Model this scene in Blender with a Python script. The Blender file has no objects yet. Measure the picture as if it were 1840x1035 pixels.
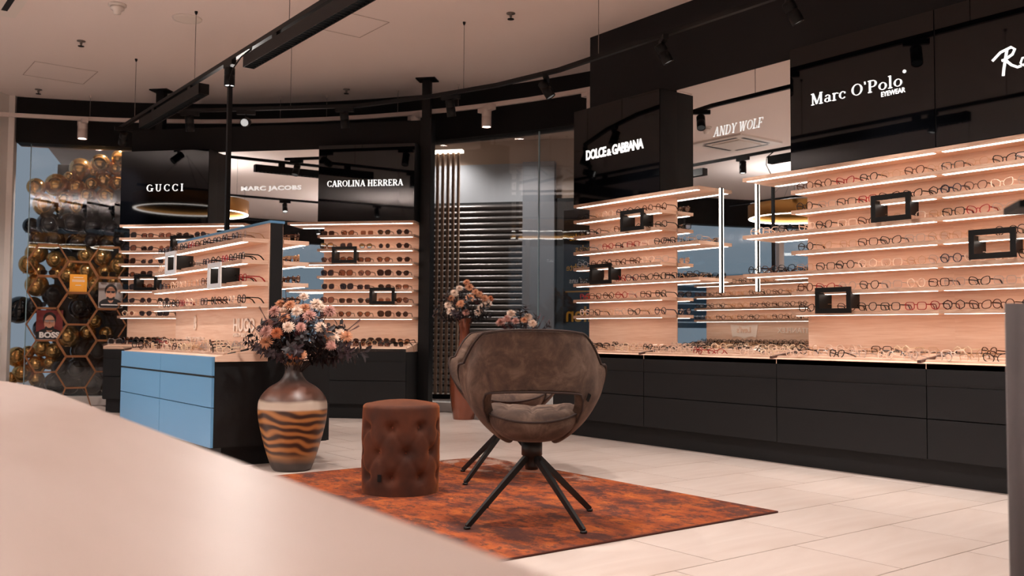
import bpy, bmesh, math, random
from mathutils import Vector, Matrix
random.seed(7)
SC = bpy.context.scene
COL = SC.collection
PI = math.pi
R = math.radians

# ------------------------------------------------------------------ camera
CAM_H = 0.90
def make_camera():
    cd = bpy.data.cameras.new('camera'); co = bpy.data.objects.new('camera', cd); COL.objects.link(co)
    ya, pi_, ro = R(37.375), R(2.805), R(0.4024)
    fw = Vector((math.sin(ya)*math.cos(pi_), math.cos(ya)*math.cos(pi_), math.sin(pi_)))
    rt = Vector((math.cos(ya), -math.sin(ya), 0)); up = rt.cross(fw)
    r2 = math.cos(ro)*rt + math.sin(ro)*up; u2 = -math.sin(ro)*rt + math.cos(ro)*up
    m = Matrix((r2, u2, -fw)).transposed().to_4x4(); m.translation = (0, 0, CAM_H)
    co.matrix_world = m
    cd.sensor_width = 36; cd.lens = 36*1682.05/1840
    cd.clip_start = 0.05; cd.clip_end = 200
    cd.dof.use_dof = True; cd.dof.focus_distance = 5.6; cd.dof.aperture_fstop = 3.8
    SC.camera = co
make_camera()

# ------------------------------------------------------------------ world, exposure
W = bpy.data.worlds.new('World'); SC.world = W; W.use_nodes = True
W.node_tree.nodes['Background'].inputs[0].default_value = (0.60, 0.73, .88, 1)
W.node_tree.nodes['Background'].inputs[1].default_value = 0.25
SC.view_settings.view_transform = 'Standard'; SC.view_settings.look = 'None'
SC.view_settings.gamma = 1; SC.view_settings.use_curve_mapping = False
SC.view_settings.exposure = 0.42

# ------------------------------------------------------------------ materials
def srgb(r, g, b):
    f = lambda c: (c/255/12.92 if c/255 <= .04045 else ((c/255+.055)/1.055)**2.4)
    return (f(r), f(g), f(b), 1)
MATS = {}
def mat(name, col, rough=.5, metal=0, spec=.5, emit=None, es=0, sheen=0, coat=0, alpha=1):
    m = bpy.data.materials.new(name); m.use_nodes = True
    b = m.node_tree.nodes['Principled BSDF']
    b.inputs['Base Color'].default_value = col
    b.inputs['Roughness'].default_value = rough; b.inputs['Metallic'].default_value = metal
    b.inputs['Specular IOR Level'].default_value = spec
    if sheen: b.inputs['Sheen Weight'].default_value = sheen; b.inputs['Sheen Roughness'].default_value = .4
    if coat: b.inputs['Coat Weight'].default_value = coat; b.inputs['Coat Roughness'].default_value = .05
    if emit: b.inputs['Emission Color'].default_value = emit; b.inputs['Emission Strength'].default_value = es
    MATS[name] = m; return m
def nodes(m): return m.node_tree.nodes, m.node_tree.links, m.node_tree.nodes['Principled BSDF']
def ramp(n, stops):
    r = n.new('ShaderNodeValToRGB'); e = r.color_ramp.elements
    while len(e) < len(stops): e.new(.5)
    for el, (p, c) in zip(e, stops): el.position = p; el.color = c
    return r
def noise_col(m, stops, scale=(1, 1, 1), ns=5, detail=4, coord='Object', dist=0, rough=.55):
    n, l, b = nodes(m)
    tc = n.new('ShaderNodeTexCoord'); mp = n.new('ShaderNodeMapping'); mp.inputs['Scale'].default_value = scale
    no = n.new('ShaderNodeTexNoise'); no.inputs['Scale'].default_value = ns; no.inputs['Detail'].default_value = detail
    no.inputs['Distortion'].default_value = dist; no.inputs['Roughness'].default_value = rough
    r = ramp(n, stops)
    l.new(tc.outputs[coord], mp.inputs[0]); l.new(mp.outputs[0], no.inputs[0]); l.new(no.outputs[0], r.inputs[0]); l.new(r.outputs[0], b.inputs['Base Color'])
    return no, r, mp
def add_bump(m, ns=60, strength=.2, dist=.01, coord='Object', scale=(1, 1, 1), detail=3):
    n, l, b = nodes(m)
    tc = n.new('ShaderNodeTexCoord'); mp = n.new('ShaderNodeMapping'); mp.inputs['Scale'].default_value = scale
    no = n.new('ShaderNodeTexNoise'); no.inputs['Scale'].default_value = ns; no.inputs['Detail'].default_value = detail
    bp = n.new('ShaderNodeBump'); bp.inputs['Strength'].default_value = strength; bp.inputs['Distance'].default_value = dist
    l.new(tc.outputs[coord], mp.inputs[0]); l.new(mp.outputs[0], no.inputs[0]); l.new(no.outputs[0], bp.inputs['Height']); l.new(bp.outputs[0], b.inputs['Normal'])

WOOD = mat('birch_wood', srgb(214, 168, 134), .5)
noise_col(WOOD, [(.3, srgb(222, 180, 153)), (.5, srgb(232, 195, 170)), (.72, srgb(238, 206, 184))], (1.2, 1.2, 22), 3.0, 5, dist=.6)
WOODEDGE = mat('shelf_edge_wood', srgb(196, 158, 132), .55)
noise_col(WOODEDGE, [(.35, srgb(176, 138, 114)), (.65, srgb(206, 172, 148))], (3, 3, 40), 4, 4)
DARKWOOD = mat('dark_walnut', srgb(74, 48, 40), .5)
CAB = mat('anthracite_laminate', srgb(17, 18, 20), .55, spec=.35)
add_bump(CAB, 400, .05, .002)
GROOVE = mat('shadow_groove', srgb(9, 9, 10), .7)
BLUE_DAYLIGHT = mat('laminate_blue_daylight', srgb(100, 152, 192), .35)  # blue daylight reflected by the dark fronts, put into the base colour
WALLBLK = mat('black_wall_paint', srgb(13, 13, 16), .6, spec=.35); add_bump(WALLBLK, 120, .05, .003)
HEADBLK = mat('black_header_paint', srgb(10, 9, 9), .75, spec=.3)
GLOSSBLK = mat('black_glass_panel', srgb(6, 7, 10), .03, spec=.38)
SATINBLK = mat('black_satin_metal', srgb(7, 7, 8), .45, spec=.25)
LEGBLK = mat('black_steel', srgb(16, 15, 15), .4)
FRAMEBLK = mat('black_acrylic', srgb(9, 9, 9), .45, spec=.3)
FRAMEGLARE = mat('acrylic_white_glare', srgb(232, 236, 240), .2)  # daylight glare on black box fronts, painted as white
CEIL = mat('ceiling_plaster', srgb(238, 224, 218), .9)
WHITE = mat('white_lacquer', srgb(226, 218, 212), .45)
TRACKWHITE = mat('white_track_metal', srgb(216, 200, 192), .4)
MIRROR = mat('mirror_silver', (.86, .88, .88, 1), .0, metal=1)
MIRROREDGE = mat('mirror_edge_glass', srgb(120, 120, 122), .15)
LEDM = mat('led_warm', (1, .85, .68, 1), .4, emit=(1, .905, .82, 1), es=4.6)
LEDV = mat('led_tube_warm', (1, .9, .8, 1), .4, emit=(1, .92, .82, 1), es=2.6)
LEDW = mat('lamp_lens_white', (1, 1, 1, 1), .4, emit=(1, .95, .9, 1), es=22)
LEDS = mat('lamp_lens_soft', (1, 1, 1, 1), .4, emit=(1, .95, .9, 1), es=1.2)
RINGL = mat('pendant_ring_light', (1, 1, 1, 1), .4, emit=(1, .93, .86, 1), es=10)
UPL = mat('pendant_added_uplight', (1, 1, 1, 1), .4, emit=(1, .92, .88, 1), es=6)
UPLD = mat('pendant_added_uplight_dim', (1, 1, 1, 1), .4, emit=(1, .92, .88, 1), es=.8)
LETTER = mat('letter_white', (.9, .9, .9, 1), .4, emit=(1, .98, .95, 1), es=.75)
LETTERM = mat('letter_silver_glow', (.8, .8, .8, 1), .4, emit=(1, .98, .95, 1), es=.42)  # glow added to brighten the poorly lit letters on the mirrors
LETTERDIM = mat('letter_white_matt', srgb(232, 226, 222), .5)
LETTERCREAM = mat('letter_cream', srgb(244, 226, 212), .5)
GOLDB = mat('balloon_gold_chrome', srgb(214, 162, 98), .17, metal=.85)
BLACKB = mat('balloon_black_latex', srgb(9, 10, 15), .12, coat=.4)
GOLDM = mat('brushed_bronze_metal', srgb(150, 104, 70), .4, metal=.7)
BRASS = mat('brass_drum', srgb(166, 122, 66), .42, metal=.85)
TILEM = mat('stone_floor_tile', srgb(214, 198, 186), .3, spec=.35)
noise_col(TILEM, [(.3, srgb(200, 182, 171)), (.55, srgb(214, 199, 190)), (.75, srgb(220, 207, 199))], (.6, 2.4, 1), 1.6, 4, dist=.8)
GROUT = mat('floor_grout', srgb(104, 88, 80), .8)
TABLE = mat('pale_table_top', srgb(226, 208, 198), .4)
noise_col(TABLE, [(.3, srgb(188, 168, 158)), (.6, srgb(203, 186, 178))], (1, .25, 1), 3, 3, dist=.5)
PLASTIC = mat('white_plastic', srgb(230, 220, 212), .5)
PLASTICD = mat('grey_plastic', srgb(120, 110, 104), .6)
GREYF = mat('grey_upholstery', srgb(118, 112, 112), .85, sheen=.3); add_bump(GREYF, 500, .25, .003)
MALLC = mat('mall_ceiling', srgb(190, 165, 148), .9)
MALLW = mat('mall_beige_wall', srgb(176, 152, 136), .9)
MALLG = mat('mall_grey_panel', srgb(150, 150, 154), .7)
MALLGD = mat('mall_grey_pillar', srgb(112, 113, 118), .7)
BATTEN = mat('mall_wood_batten', srgb(176, 140, 116), .6)
SLAT = mat('shutter_slat_metal', srgb(98, 92, 90), .36, metal=.7)
SHDARK = mat('shutter_shadow', srgb(30, 28, 28), .8)
BLUEBLIND = mat('blue_awning_fabric', srgb(44, 96, 130), .6)
YELLOW = mat('yellow_lettering', srgb(226, 164, 40), .6)
BANNER = mat('black_window_banner', srgb(20, 18, 18), .6)

CHAIR = mat('taupe_chenille', srgb(104, 82, 68), .9, sheen=.22)
nodes(CHAIR)[2].inputs['Sheen Tint'].default_value = srgb(190, 160, 140)
noise_col(CHAIR, [(.32, srgb(50, 32, 25)), (.5, srgb(78, 57, 45)), (.7, srgb(112, 90, 76))], (1, 1, 1), 9, 6, dist=.5, rough=.65)
add_bump(CHAIR, 320, .3, .003)
PIPING = mat('chair_piping', srgb(54, 38, 32), .9)
VELVET = mat('rust_velvet', srgb(140, 66, 30), .85, sheen=.6)
nodes(VELVET)[2].inputs['Sheen Tint'].default_value = srgb(226, 128, 64)
noise_col(VELVET, [(.35, srgb(52, 21, 7)), (.65, srgb(84, 38, 12))], (1, 1, 1), 5, 3)
VELVETD = mat('rust_velvet_button', srgb(112, 50, 26), .85, sheen=.6)

# rug: orange base, burgundy-brown wear, pale worn patches
RUG = mat('distressed_rug_pile', srgb(170, 74, 22), .95)
def _rug():
    n, l, b = nodes(RUG)
    tc = n.new('ShaderNodeTexCoord'); mp = n.new('ShaderNodeMapping'); mp.inputs['Scale'].default_value = (1.25, .75, 1); l.new(tc.outputs['Object'], mp.inputs[0])
    def nz(s, d, ds, rg, off):
        m2 = n.new('ShaderNodeMapping'); m2.inputs['Location'].default_value = (off, off*.7, 0); l.new(mp.outputs[0], m2.inputs[0])
        o = n.new('ShaderNodeTexNoise'); o.inputs['Scale'].default_value = s; o.inputs['Detail'].default_value = d; o.inputs['Distortion'].default_value = ds; o.inputs['Roughness'].default_value = rg
        l.new(m2.outputs[0], o.inputs[0]); return o
    base = nz(6, 8, .3, .7, 3); r0 = ramp(n, [(.36, srgb(98, 38, 12)), (.5, srgb(148, 66, 18)), (.66, srgb(178, 90, 26))]); l.new(base.outputs[0], r0.inputs[0])
    dk = nz(3.2, 14, .25, .80, 9.4); r1 = ramp(n, [(.50, (0, 0, 0, 1)), (.56, (1, 1, 1, 1))]); l.new(dk.outputs[0], r1.inputs[0])
    dk2 = nz(16, 8, .3, .8, 21); r2 = ramp(n, [(.52, (0, 0, 0, 1)), (.57, (.9, .9, .9, 1))]); l.new(dk2.outputs[0], r2.inputs[0])
    mx = n.new('ShaderNodeMath'); mx.operation = 'MAXIMUM'; l.new(r1.outputs[0], mx.inputs[0]); l.new(r2.outputs[0], mx.inputs[1])
    ml = n.new('ShaderNodeMath'); ml.operation = 'MULTIPLY'; ml.inputs[1].default_value = .82; l.new(mx.outputs[0], ml.inputs[0])
    c1 = n.new('ShaderNodeMix'); c1.data_type = 'RGBA'; l.new(ml.outputs[0], c1.inputs['Factor']); l.new(r0.outputs[0], c1.inputs['A']); c1.inputs['B'].default_value = srgb(52, 26, 26)
    # worn pale patches toward the far and side borders
    sp = n.new('ShaderNodeSeparateXYZ'); l.new(tc.outputs['Object'], sp.inputs[0])
    gr = ramp(n, [(.0, (0, 0, 0, 1)), (1, (1, 1, 1, 1))])
    ad = n.new('ShaderNodeMath'); ad.operation = 'MULTIPLY_ADD'; ad.inputs[1].default_value = .22; l.new(sp.outputs[0], ad.inputs[0]); ay = n.new('ShaderNodeMath'); ay.operation = 'MULTIPLY_ADD'; ay.inputs[1].default_value = .10; ay.inputs[2].default_value = .24; l.new(sp.outputs[1], ay.inputs[0]); l.new(ay.outputs[0], ad.inputs[2])
    wn = nz(4.5, 10, .6, .75, 33); ad2 = n.new('ShaderNodeMath'); ad2.operation = 'MULTIPLY'; l.new(ad.outputs[0], ad2.inputs[0]); l.new(wn.outputs[0], ad2.inputs[1])
    r3 = ramp(n, [(.25, (0, 0, 0, 1)), (.29, (.8, .8, .8, 1))]); l.new(ad2.outputs[0], r3.inputs[0])
    c2 = n.new('ShaderNodeMix'); c2.data_type = 'RGBA'; l.new(r3.outputs[0], c2.inputs['Factor']); l.new(c1.outputs['Result'], c2.inputs['A']); c2.inputs['B'].default_value = srgb(176, 148, 132)
    l.new(c2.outputs['Result'], b.inputs['Base Color'])
    bp = n.new('ShaderNodeBump'); bp.inputs['Strength'].default_value = .5; bp.inputs['Distance'].default_value = .004
    fn = nz(160, 2, 0, .5, 0); l.new(fn.outputs[0], bp.inputs['Height']); l.new(bp.outputs[0], b.inputs['Normal'])
_rug()
# banded ceramic vase
VASE1 = mat('banded_ceramic_glaze', srgb(150, 92, 46), .38)
def _vase():
    n, l, b = nodes(VASE1)
    tc = n.new('ShaderNodeTexCoord'); sp = n.new('ShaderNodeSeparateXYZ'); l.new(tc.outputs['Object'], sp.inputs[0])
    no = n.new('ShaderNodeTexNoise'); no.inputs['Scale'].default_value = 5.5; no.inputs['Detail'].default_value = 1; l.new(tc.outputs['Object'], no.inputs[0])
    a = n.new('ShaderNodeMath'); a.operation = 'MULTIPLY_ADD'; a.inputs[1].default_value = .11; l.new(no.outputs[0], a.inputs[0]); tx_ = n.new('ShaderNodeMath'); tx_.operation = 'MULTIPLY_ADD'; tx_.inputs[1].default_value = .13; l.new(sp.outputs[0], tx_.inputs[0]); l.new(sp.outputs[2], tx_.inputs[2]); l.new(tx_.outputs[0], a.inputs[2])
    w = n.new('ShaderNodeMath'); w.operation = 'MULTIPLY'; w.inputs[1].default_value = 112; l.new(a.outputs[0], w.inputs[0])
    s = n.new('ShaderNodeMath'); s.operation = 'SINE'; l.new(w.outputs[0], s.inputs[0])
    r = ramp(n, [(.0, srgb(56, 36, 30)), (.30, srgb(86, 55, 40)), (.55, srgb(142, 92, 52)), (1, srgb(178, 120, 68))])
    m1 = n.new('ShaderNodeMapRange'); m1.inputs[1].default_value = -1; m1.inputs[2].default_value = 1; l.new(s.outputs[0], m1.inputs[0]); l.new(m1.outputs[0], r.inputs[0])
    zr = ramp(n, [(.10, srgb(58, 48, 44)), (.17, srgb(160, 112, 70)), (.55, srgb(150, 104, 66)), (.58, srgb(206, 190, 174)), (.635, srgb(190, 172, 154)), (.66, srgb(96, 70, 60)), (.74, srgb(112, 72, 58)), (.85, srgb(78, 70, 68)), (.96, srgb(76, 66, 62)), (.985, srgb(176, 120, 64))])
    zz = n.new('ShaderNodeMath'); zz.operation = 'DIVIDE'; zz.inputs[1].default_value = .735; l.new(sp.outputs[2], zz.inputs[0])
    z2 = n.new('ShaderNodeMath'); z2.operation = 'MULTIPLY_ADD'; z2.inputs[1].default_value = .06; l.new(no.outputs[0], z2.inputs[0]); l.new(zz.outputs[0], z2.inputs[2]); l.new(z2.outputs[0], zr.inputs[0])
    band = ramp(n, [(.12, (0, 0, 0, 1)), (.17, (1, 1, 1, 1)), (.535, (1, 1, 1, 1)), (.555, (0, 0, 0, 1))]); l.new(zz.outputs[0], band.inputs[0])
    m = n.new('ShaderNodeMix'); m.data_type = 'RGBA'; l.new(band.outputs[0], m.inputs['Factor']); l.new(zr.outputs[0], m.inputs['A']); l.new(r.outputs[0], m.inputs['B'])
    l.new(m.outputs['Result'], b.inputs['Base Color'])
_vase()
VASE2 = mat('copper_glaze', srgb(136, 76, 54), .2, metal=.3, coat=.5)
def thin_glass(name, tint, base=.04, power=5.0):
    m = bpy.data.materials.new(name); m.use_nodes = True; n, l = m.node_tree.nodes, m.node_tree.links
    n.remove(n['Principled BSDF']); out = n['Material Output']
    t = n.new('ShaderNodeBsdfTransparent'); t.inputs[0].default_value = tint
    g = n.new('ShaderNodeBsdfGlossy'); g.inputs['Roughness'].default_value = 0
    fr = n.new('ShaderNodeFresnel'); fr.inputs[0].default_value = 1.5
    ml = n.new('ShaderNodeMath'); ml.operation = 'MULTIPLY'; ml.inputs[1].default_value = base/.04; ml.use_clamp = True
    mx = n.new('ShaderNodeMixShader'); l.new(fr.outputs[0], ml.inputs[0]); l.new(ml.outputs[0], mx.inputs[0]); l.new(t.outputs[0], mx.inputs[1]); l.new(g.outputs[0], mx.inputs[2]); l.new(mx.outputs[0], out.inputs[0])
    return m
GLASS = thin_glass('shop_window_glass', (.93, .96, .97, 1), .036)
GLASSEDGE = mat('glass_pane_edge', srgb(150, 176, 184), .2)
LENS = thin_glass('clear_lens', (.97, .97, .97, 1), .06)
LENSDARK = thin_glass('dark_sun_lens', (.06, .04, .04, 1), .06)
LENSBROWN = thin_glass('brown_sun_lens', (.32, .16, .10, 1), .06)

# glasses frame colours
FCOL = {'black': mat('acetate_black', srgb(14, 13, 14), .2), 'tortoise': mat('acetate_tortoise', srgb(70, 36, 20), .25),
        'gold': mat('gold_wire', srgb(206, 160, 116), .3, metal=.6), 'clear': mat('acetate_clear', srgb(232, 204, 184), .2),
        'red': mat('acetate_red', srgb(150, 28, 34), .25), 'silver': mat('silver_wire', srgb(176, 172, 172), .3, metal=.6),
        'navy': mat('acetate_navy', srgb(26, 36, 60), .25), 'ivory': mat('acetate_ivory', srgb(234, 210, 180), .35)}

# ------------------------------------------------------------------ mesh builder
class MB:
    def __init__(s): s.v = []; s.f = []; s.m = []; s.smooth = []
    def add(s, vs, fs, mi=0, sm=False):
        o = len(s.v); s.v += [tuple(v) for v in vs]
        for f in fs: s.f.append([i+o for i in f]); s.m.append(mi); s.smooth.append(sm)
    def box(s, x0, x1, y0, y1, z0, z1, mi=0):
        v = [(x0, y0, z0), (x1, y0, z0), (x1, y1, z0), (x0, y1, z0), (x0, y0, z1), (x1, y0, z1), (x1, y1, z1), (x0, y1, z1)]
        s.add(v, [(0, 3, 2, 1), (4, 5, 6, 7), (0, 1, 5, 4), (1, 2, 6, 5), (2, 3, 7, 6), (3, 0, 4, 7)], mi); return s
    def prism(s, poly, z0, z1, mi=0, axis='z', sm=False):
        n = len(poly)
        P = {'z': lambda a, b, c: (a, b, c), 'y': lambda a, b, c: (a, c, b), 'x': lambda a, b, c: (c, a, b)}[axis]
        v = [P(a, b, z0) for a, b in poly]+[P(a, b, z1) for a, b in poly]
        s.add(v, [tuple(range(n))[::-1], tuple(range(n, 2*n))], mi)
        o = len(s.v)-2*n
        for i in range(n): s.f.append([o+i, o+(i+1) % n, o+n+(i+1) % n, o+n+i]); s.m.append(mi); s.smooth.append(sm)
        return s
    def tube(s, pts, r, n=6, mi=0, closed=False, sm=True, cap=True, flat=None):
        pts = [Vector(p) for p in pts]; N = len(pts); rings = []
        rr = r if isinstance(r, (list, tuple)) else [r]*N
        prev = None
        for i, p in enumerate(pts):
            if closed: d = pts[(i+1) % N]-pts[i-1]
            else: d = pts[min(i+1, N-1)]-pts[max(i-1, 0)]
            d = d.normalized() if d.length > 1e-9 else Vector((0, 0, 1))
            a = prev if prev is not None else (Vector((0, 0, 1)) if abs(d.z) < .9 else Vector((1, 0, 0)))
            a = (a-d*a.dot(d)); a = a.normalized() if a.length > 1e-6 else d.orthogonal().normalized()
            prev = a; b = d.cross(a)
            fa, fb = flat if flat else (1, 1)
            rings.append([p+(a*math.cos(t)*fa+b*math.sin(t)*fb)*rr[i] for t in [2*PI*(k+.5)/n for k in range(n)]])
        vs = [q for rg in rings for q in rg]; fs = []
        for i in range(N if closed else N-1):
            for k in range(n): fs.append((i*n+k, i*n+(k+1) % n, ((i+1) % N)*n+(k+1) % n, ((i+1) % N)*n+k))
        s.add(vs, fs, mi, sm)
        if cap and not closed:
            o = len(s.v)-len(vs)
            s.f.append([o+k for k in range(n)][::-1]); s.m.append(mi); s.smooth.append(False)
            s.f.append([o+(N-1)*n+k for k in range(n)]); s.m.append(mi); s.smooth.append(False)
        return s
    def lathe(s, prof, n=32, c=(0, 0), mi=0, sm=True, cap=True):
        vs = []; fs = []
        for r, z in prof:
            for k in range(n): t = 2*PI*k/n; vs.append((c[0]+r*math.cos(t), c[1]+r*math.sin(t), z))
        for i in range(len(prof)-1):
            for k in range(n): fs.append((i*n+k, i*n+(k+1) % n, (i+1)*n+(k+1) % n, (i+1)*n+k))
        s.add(vs, fs, mi, sm)
        o = len(s.v)-len(vs)
        if cap and prof[0][0] > 1e-5: s.f.append([o+k for k in range(n)][::-1]); s.m.append(mi); s.smooth.append(False)
        if cap and prof[-1][0] > 1e-5: s.f.append([o+(len(prof)-1)*n+k for k in range(n)]); s.m.append(mi); s.smooth.append(False)
        return s
    def grid(s, rows, mi=0, sm=True, wrap=False):
        nr, nc = len(rows), len(rows[0]); fs = []
        for i in range(nr-1):
            for k in range(nc if wrap else nc-1): fs.append((i*nc+k, i*nc+(k+1) % nc, (i+1)*nc+(k+1) % nc, (i+1)*nc+k))
        s.add([p for r in rows for p in r], fs, mi, sm); return s
    def mesh(s, name, mats):
        me = bpy.data.meshes.new(name); me.from_pydata(s.v, [], s.f)
        for m in (mats if isinstance(mats, (list, tuple)) else [mats]): me.materials.append(m)
        me.polygons.foreach_set('material_index', s.m); me.polygons.foreach_set('use_smooth', s.smooth); me.update(); return me
    def build(s, name, mats, parent=None, **kw): return link(name, s.mesh(name, mats), parent, **kw)
def link(name, me, parent=None, loc=None, rot=None, label=None):
    o = bpy.data.objects.new(name, me); COL.objects.link(o)
    if parent is not None: o.parent = parent
    if loc is not None: o.location = loc
    if rot is not None: o.rotation_euler = rot
    if label: o['label'] = label
    return o
def tag(o, label, cat, group=None, kind=None):
    o['label'] = label; o['category'] = cat
    if group: o['group'] = group
    if kind: o['kind'] = kind
    return o
def struct(o, label=None):
    o['kind'] = 'structure'
    if label: o['label'] = label
    return o
def empty(name, loc=(0, 0, 0), rz=0, scale=None):
    o = bpy.data.objects.new(name, None); COL.objects.link(o); o.location = loc; o.rotation_euler = (0, 0, rz); o.empty_display_size = .1
    if scale: o.scale = scale
    return o
def bx(*a): return MB().box(*a)
ORD = ['first', 'second', 'third', 'fourth', 'fifth', 'sixth', 'seventh', 'eighth', 'ninth', 'tenth', 'eleventh', 'twelfth', 'thirteenth', 'fourteenth', 'fifteenth', 'sixteenth', 'seventeenth', 'eighteenth', 'nineteenth', 'twentieth']
def add_light(name, kind, parent, loc, energy, color=(1, .915, .86), rot=(0, 0, 0), **kw):
    ld = bpy.data.lights.new(name, kind); ld.energy = energy; ld.color = color
    for k, v in kw.items(): setattr(ld, k, v)
    o = bpy.data.objects.new(name, ld); COL.objects.link(o); o.parent = parent; o.location = loc; o.rotation_euler = rot; return o
class Frame:   # wall frame: x to the viewer's right, y into the wall, z up
    def __init__(s, ox, oy, rz): s.o = Vector((ox, oy, 0)); s.rz = rz; s.x = Vector((math.cos(rz), math.sin(rz), 0)); s.y = Vector((-math.sin(rz), math.cos(rz), 0))
    def p(s, x, y, z=0): return s.o+s.x*x+s.y*y+Vector((0, 0, z))

# ================================================================== SETTING
ZC = 3.735
CCX, CCY, RAD = -0.804, 5.335, 7.79
def arc(a, r=RAD, z=0): return (CCX+r*math.cos(R(a)), CCY+r*math.sin(R(a)), z)
# floor with separate tiles
floor = struct(bx(-9, 16, -5, 19, -.05, -.004).build('floor', TILEM), 'pale stone tiled shop floor')
TW, TL = .5, .745
tile_me = bx(.0025, TL-.0025, .0025, TW-.0025, -.02, 0).mesh('tile', TILEM)
grout = bx(.3, 7.2, 1.0, 13.0, -.0035, -.003).build('grout', GROUT, floor)
j = 0; ntile = 0
for row in range(2, 26):
    y = row*TW; off = (2.70+(row-4)*.2485) % TL
    x = off-TL*2
    while x < 7.3:
        cx, cy = x+TL/2, y+TW/2
        inside = math.hypot(cx-CCX, cy-CCY) < RAD-.35
        # only where the photograph looks
        fwd = cx*.607+cy*.795; lat = cx*.795-cy*.607
        if x > -.2 and inside and fwd > 1.4 and abs(lat) < fwd*.60+.7 and cx < 6.3 and ntile < 298:
            t = link('tile', tile_me, floor, (x, y, 0)); ntile += 1
        x += TL
# ceiling
ceil = struct(MB().prism([arc(a, RAD+.05)[:2] for a in range(-5, 206, 5)]+[(-8.5, -5), (9, -5)], ZC, ZC+.1).build('ceiling', CEIL), 'pinkish plaster ceiling')
def access_panel(x0, x1, y0, y1):
    m = MB()
    for a in ((x0, x1, y0, y0+.006), (x0, x1, y1-.006, y1), (x0, x0+.006, y0, y1), (x1-.006, x1, y0, y1)): m.box(a[0], a[1], a[2], a[3], ZC-.003, ZC+.001)
    m.build('access_panel_joint', mat('ceiling_joint', srgb(176, 156, 146), .9), ceil)
access_panel(1.9, 2.53, 10.8, 11.46); access_panel(3.6, 4.21, 7.38, 7.95)
# curved shopfront: black header, white sill, glass panes
def arc_band(a0, a1, r0, r1, z0, z1, step=2.0):
    n = max(2, int(abs(a1-a0)/step)+1); A = [a0+(a1-a0)*i/(n-1) for i in range(n)]
    poly = [arc(a, r0)[:2] for a in A]+[arc(a, r1)[:2] for a in reversed(A)]
    m = MB(); n2 = len(poly)
    vs = [(x, y, z0) for x, y in poly]+[(x, y, z1) for x, y in poly]; fs = []
    for i in range(n-1):
        j2 = n2-1-i
        fs += [(i, i+1, j2-1, j2)[::-1], (n2+i, n2+i+1, n2+j2-1, n2+j2), (i, i+1, n2+i+1, n2+i), (j2-1, j2, n2+j2, n2+j2-1)]
    fs += [(0, n2-1, 2*n2-1, n2), (n-1, n, n2+n, n2+n-1)]
    m.add(vs, fs, 0, False); return m
struct(arc_band(68.6, 5, RAD, RAD+.25, 3.18, ZC).build('wall_front', HEADBLK), 'curved black header above the shop window')
struct(arc_band(200, 69.6, RAD, RAD+.25, 3.18, ZC).build('wall_front_left', HEADBLK), 'black curved header continuing left')
struct(arc_band(200, 5, RAD-.02, RAD+.22, 0, .10).build('trim_1', WHITE), 'white window sill plinth')
panes = [(67.5, 58.0), (57.96, 31.5), (31.46, 20.7), (20.66, 5.0)]
for i, (a0, a1) in enumerate(panes):
    w = struct(arc_band(a0, a1, RAD+.09, RAD+.102, .10, 3.18).build('window_%d' % (i+1), GLASS), 'shop window glass pane')
    e = [bx(-.006, .006, -.007, .007, .10, 3.18)]
    for a in (a0, a1):
        q = arc(a, RAD+.096); bx(-.004, .004, -.008, .008, .10, 3.18).build('pane_edge', GLASSEDGE, w, loc=q, rot=(0, 0, R(a)+PI/2))
for i, (a0, a1) in enumerate([(95, 72), (118, 96), (141, 119), (164, 142), (187, 165)]):
    struct(arc_band(a0, a1, RAD+.09, RAD+.10, .10, 3.18).build('window_%d' % (i+5), GLASS), 'daylit shop window pane')
for i, a in enumerate((69.1, 95.5, 118.5, 141.5, 164.5, 187.5)):
    q = arc(a, RAD+.0); m = MB()
    m.box(-.055, .055, -.05, .12, 0, ZC)
    struct(m.build('trim_%d' % (i+2), WHITE, loc=q, rot=(0, 0, R(a)-PI/2)), 'white window post')
struct(bx(-.06, .06, 0, .6, 0, ZC).build('wall_left_return', WHITE, loc=arc(69.55, RAD-.02), rot=(0, 0, R(69.5)+PI/2-.5)), 'pale wall return beside the window post')
# far walls behind the camera (seen in the mirrors)
struct(bx(-9, -8.9, -5, 3.0, 0, ZC).build('wall_left', MALLW), 'pale side wall')
struct(bx(-9, 9, -5.1, -5, 0, ZC).build('wall_back', MALLW), 'pale back wall')
# right wall
XW = 5.95
RW = Frame(XW, 6.57, -PI/2)
wr = struct(bx(0, 11.5, .012, .25, 0, ZC).build('wall_right', WALLBLK, loc=RW.p(0, 0), rot=(0, 0, RW.rz)), 'black wall carrying the right display')
bx(0, 11.5, -.012, .012, 3.003, ZC).build('fascia', WALLBLK, wr)
# partition behind the far display
BRZ = math.atan2(-.73790, .67491)
bo = Vector((5.06+.738*.455-.67491*3.47, 8.36+.675*.455+.7379*3.47))
BW = Frame(bo.x, bo.y, BRZ)
pb = struct(bx(-.0, 3.45, .012, .12, 0, 3.23).build('wall_partition', HEADBLK, loc=BW.p(0, 0), rot=(0, 0, BRZ)), 'black free-standing partition behind far display')
bx(3.44, 3.56, -.05, .13, 0, 3.25).build('end_post', SATINBLK, pb)
bx(-.03, 3.5, -.014, .012, 2.945, 3.23).build('fascia', HEADBLK, pb)
for x in (.22, 3.45):
    p = tag(empty('ceiling_post', BW.p(x, .17)), 'black post rising from the partition to the ceiling, %s' % ('left one behind the ring-lit sign' if x < 1 else 'right one at the partition end'), 'post', 'posts holding the partition')
    p.rotation_euler = (0, 0, BRZ)
    bx(-.045, .045, -.045, .045, 0, ZC-.015).build('shaft', SATINBLK, p); bx(-.11, .11, -.09, .09, ZC-.015, ZC).build('ceiling_plate', SATINBLK, p)

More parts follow.
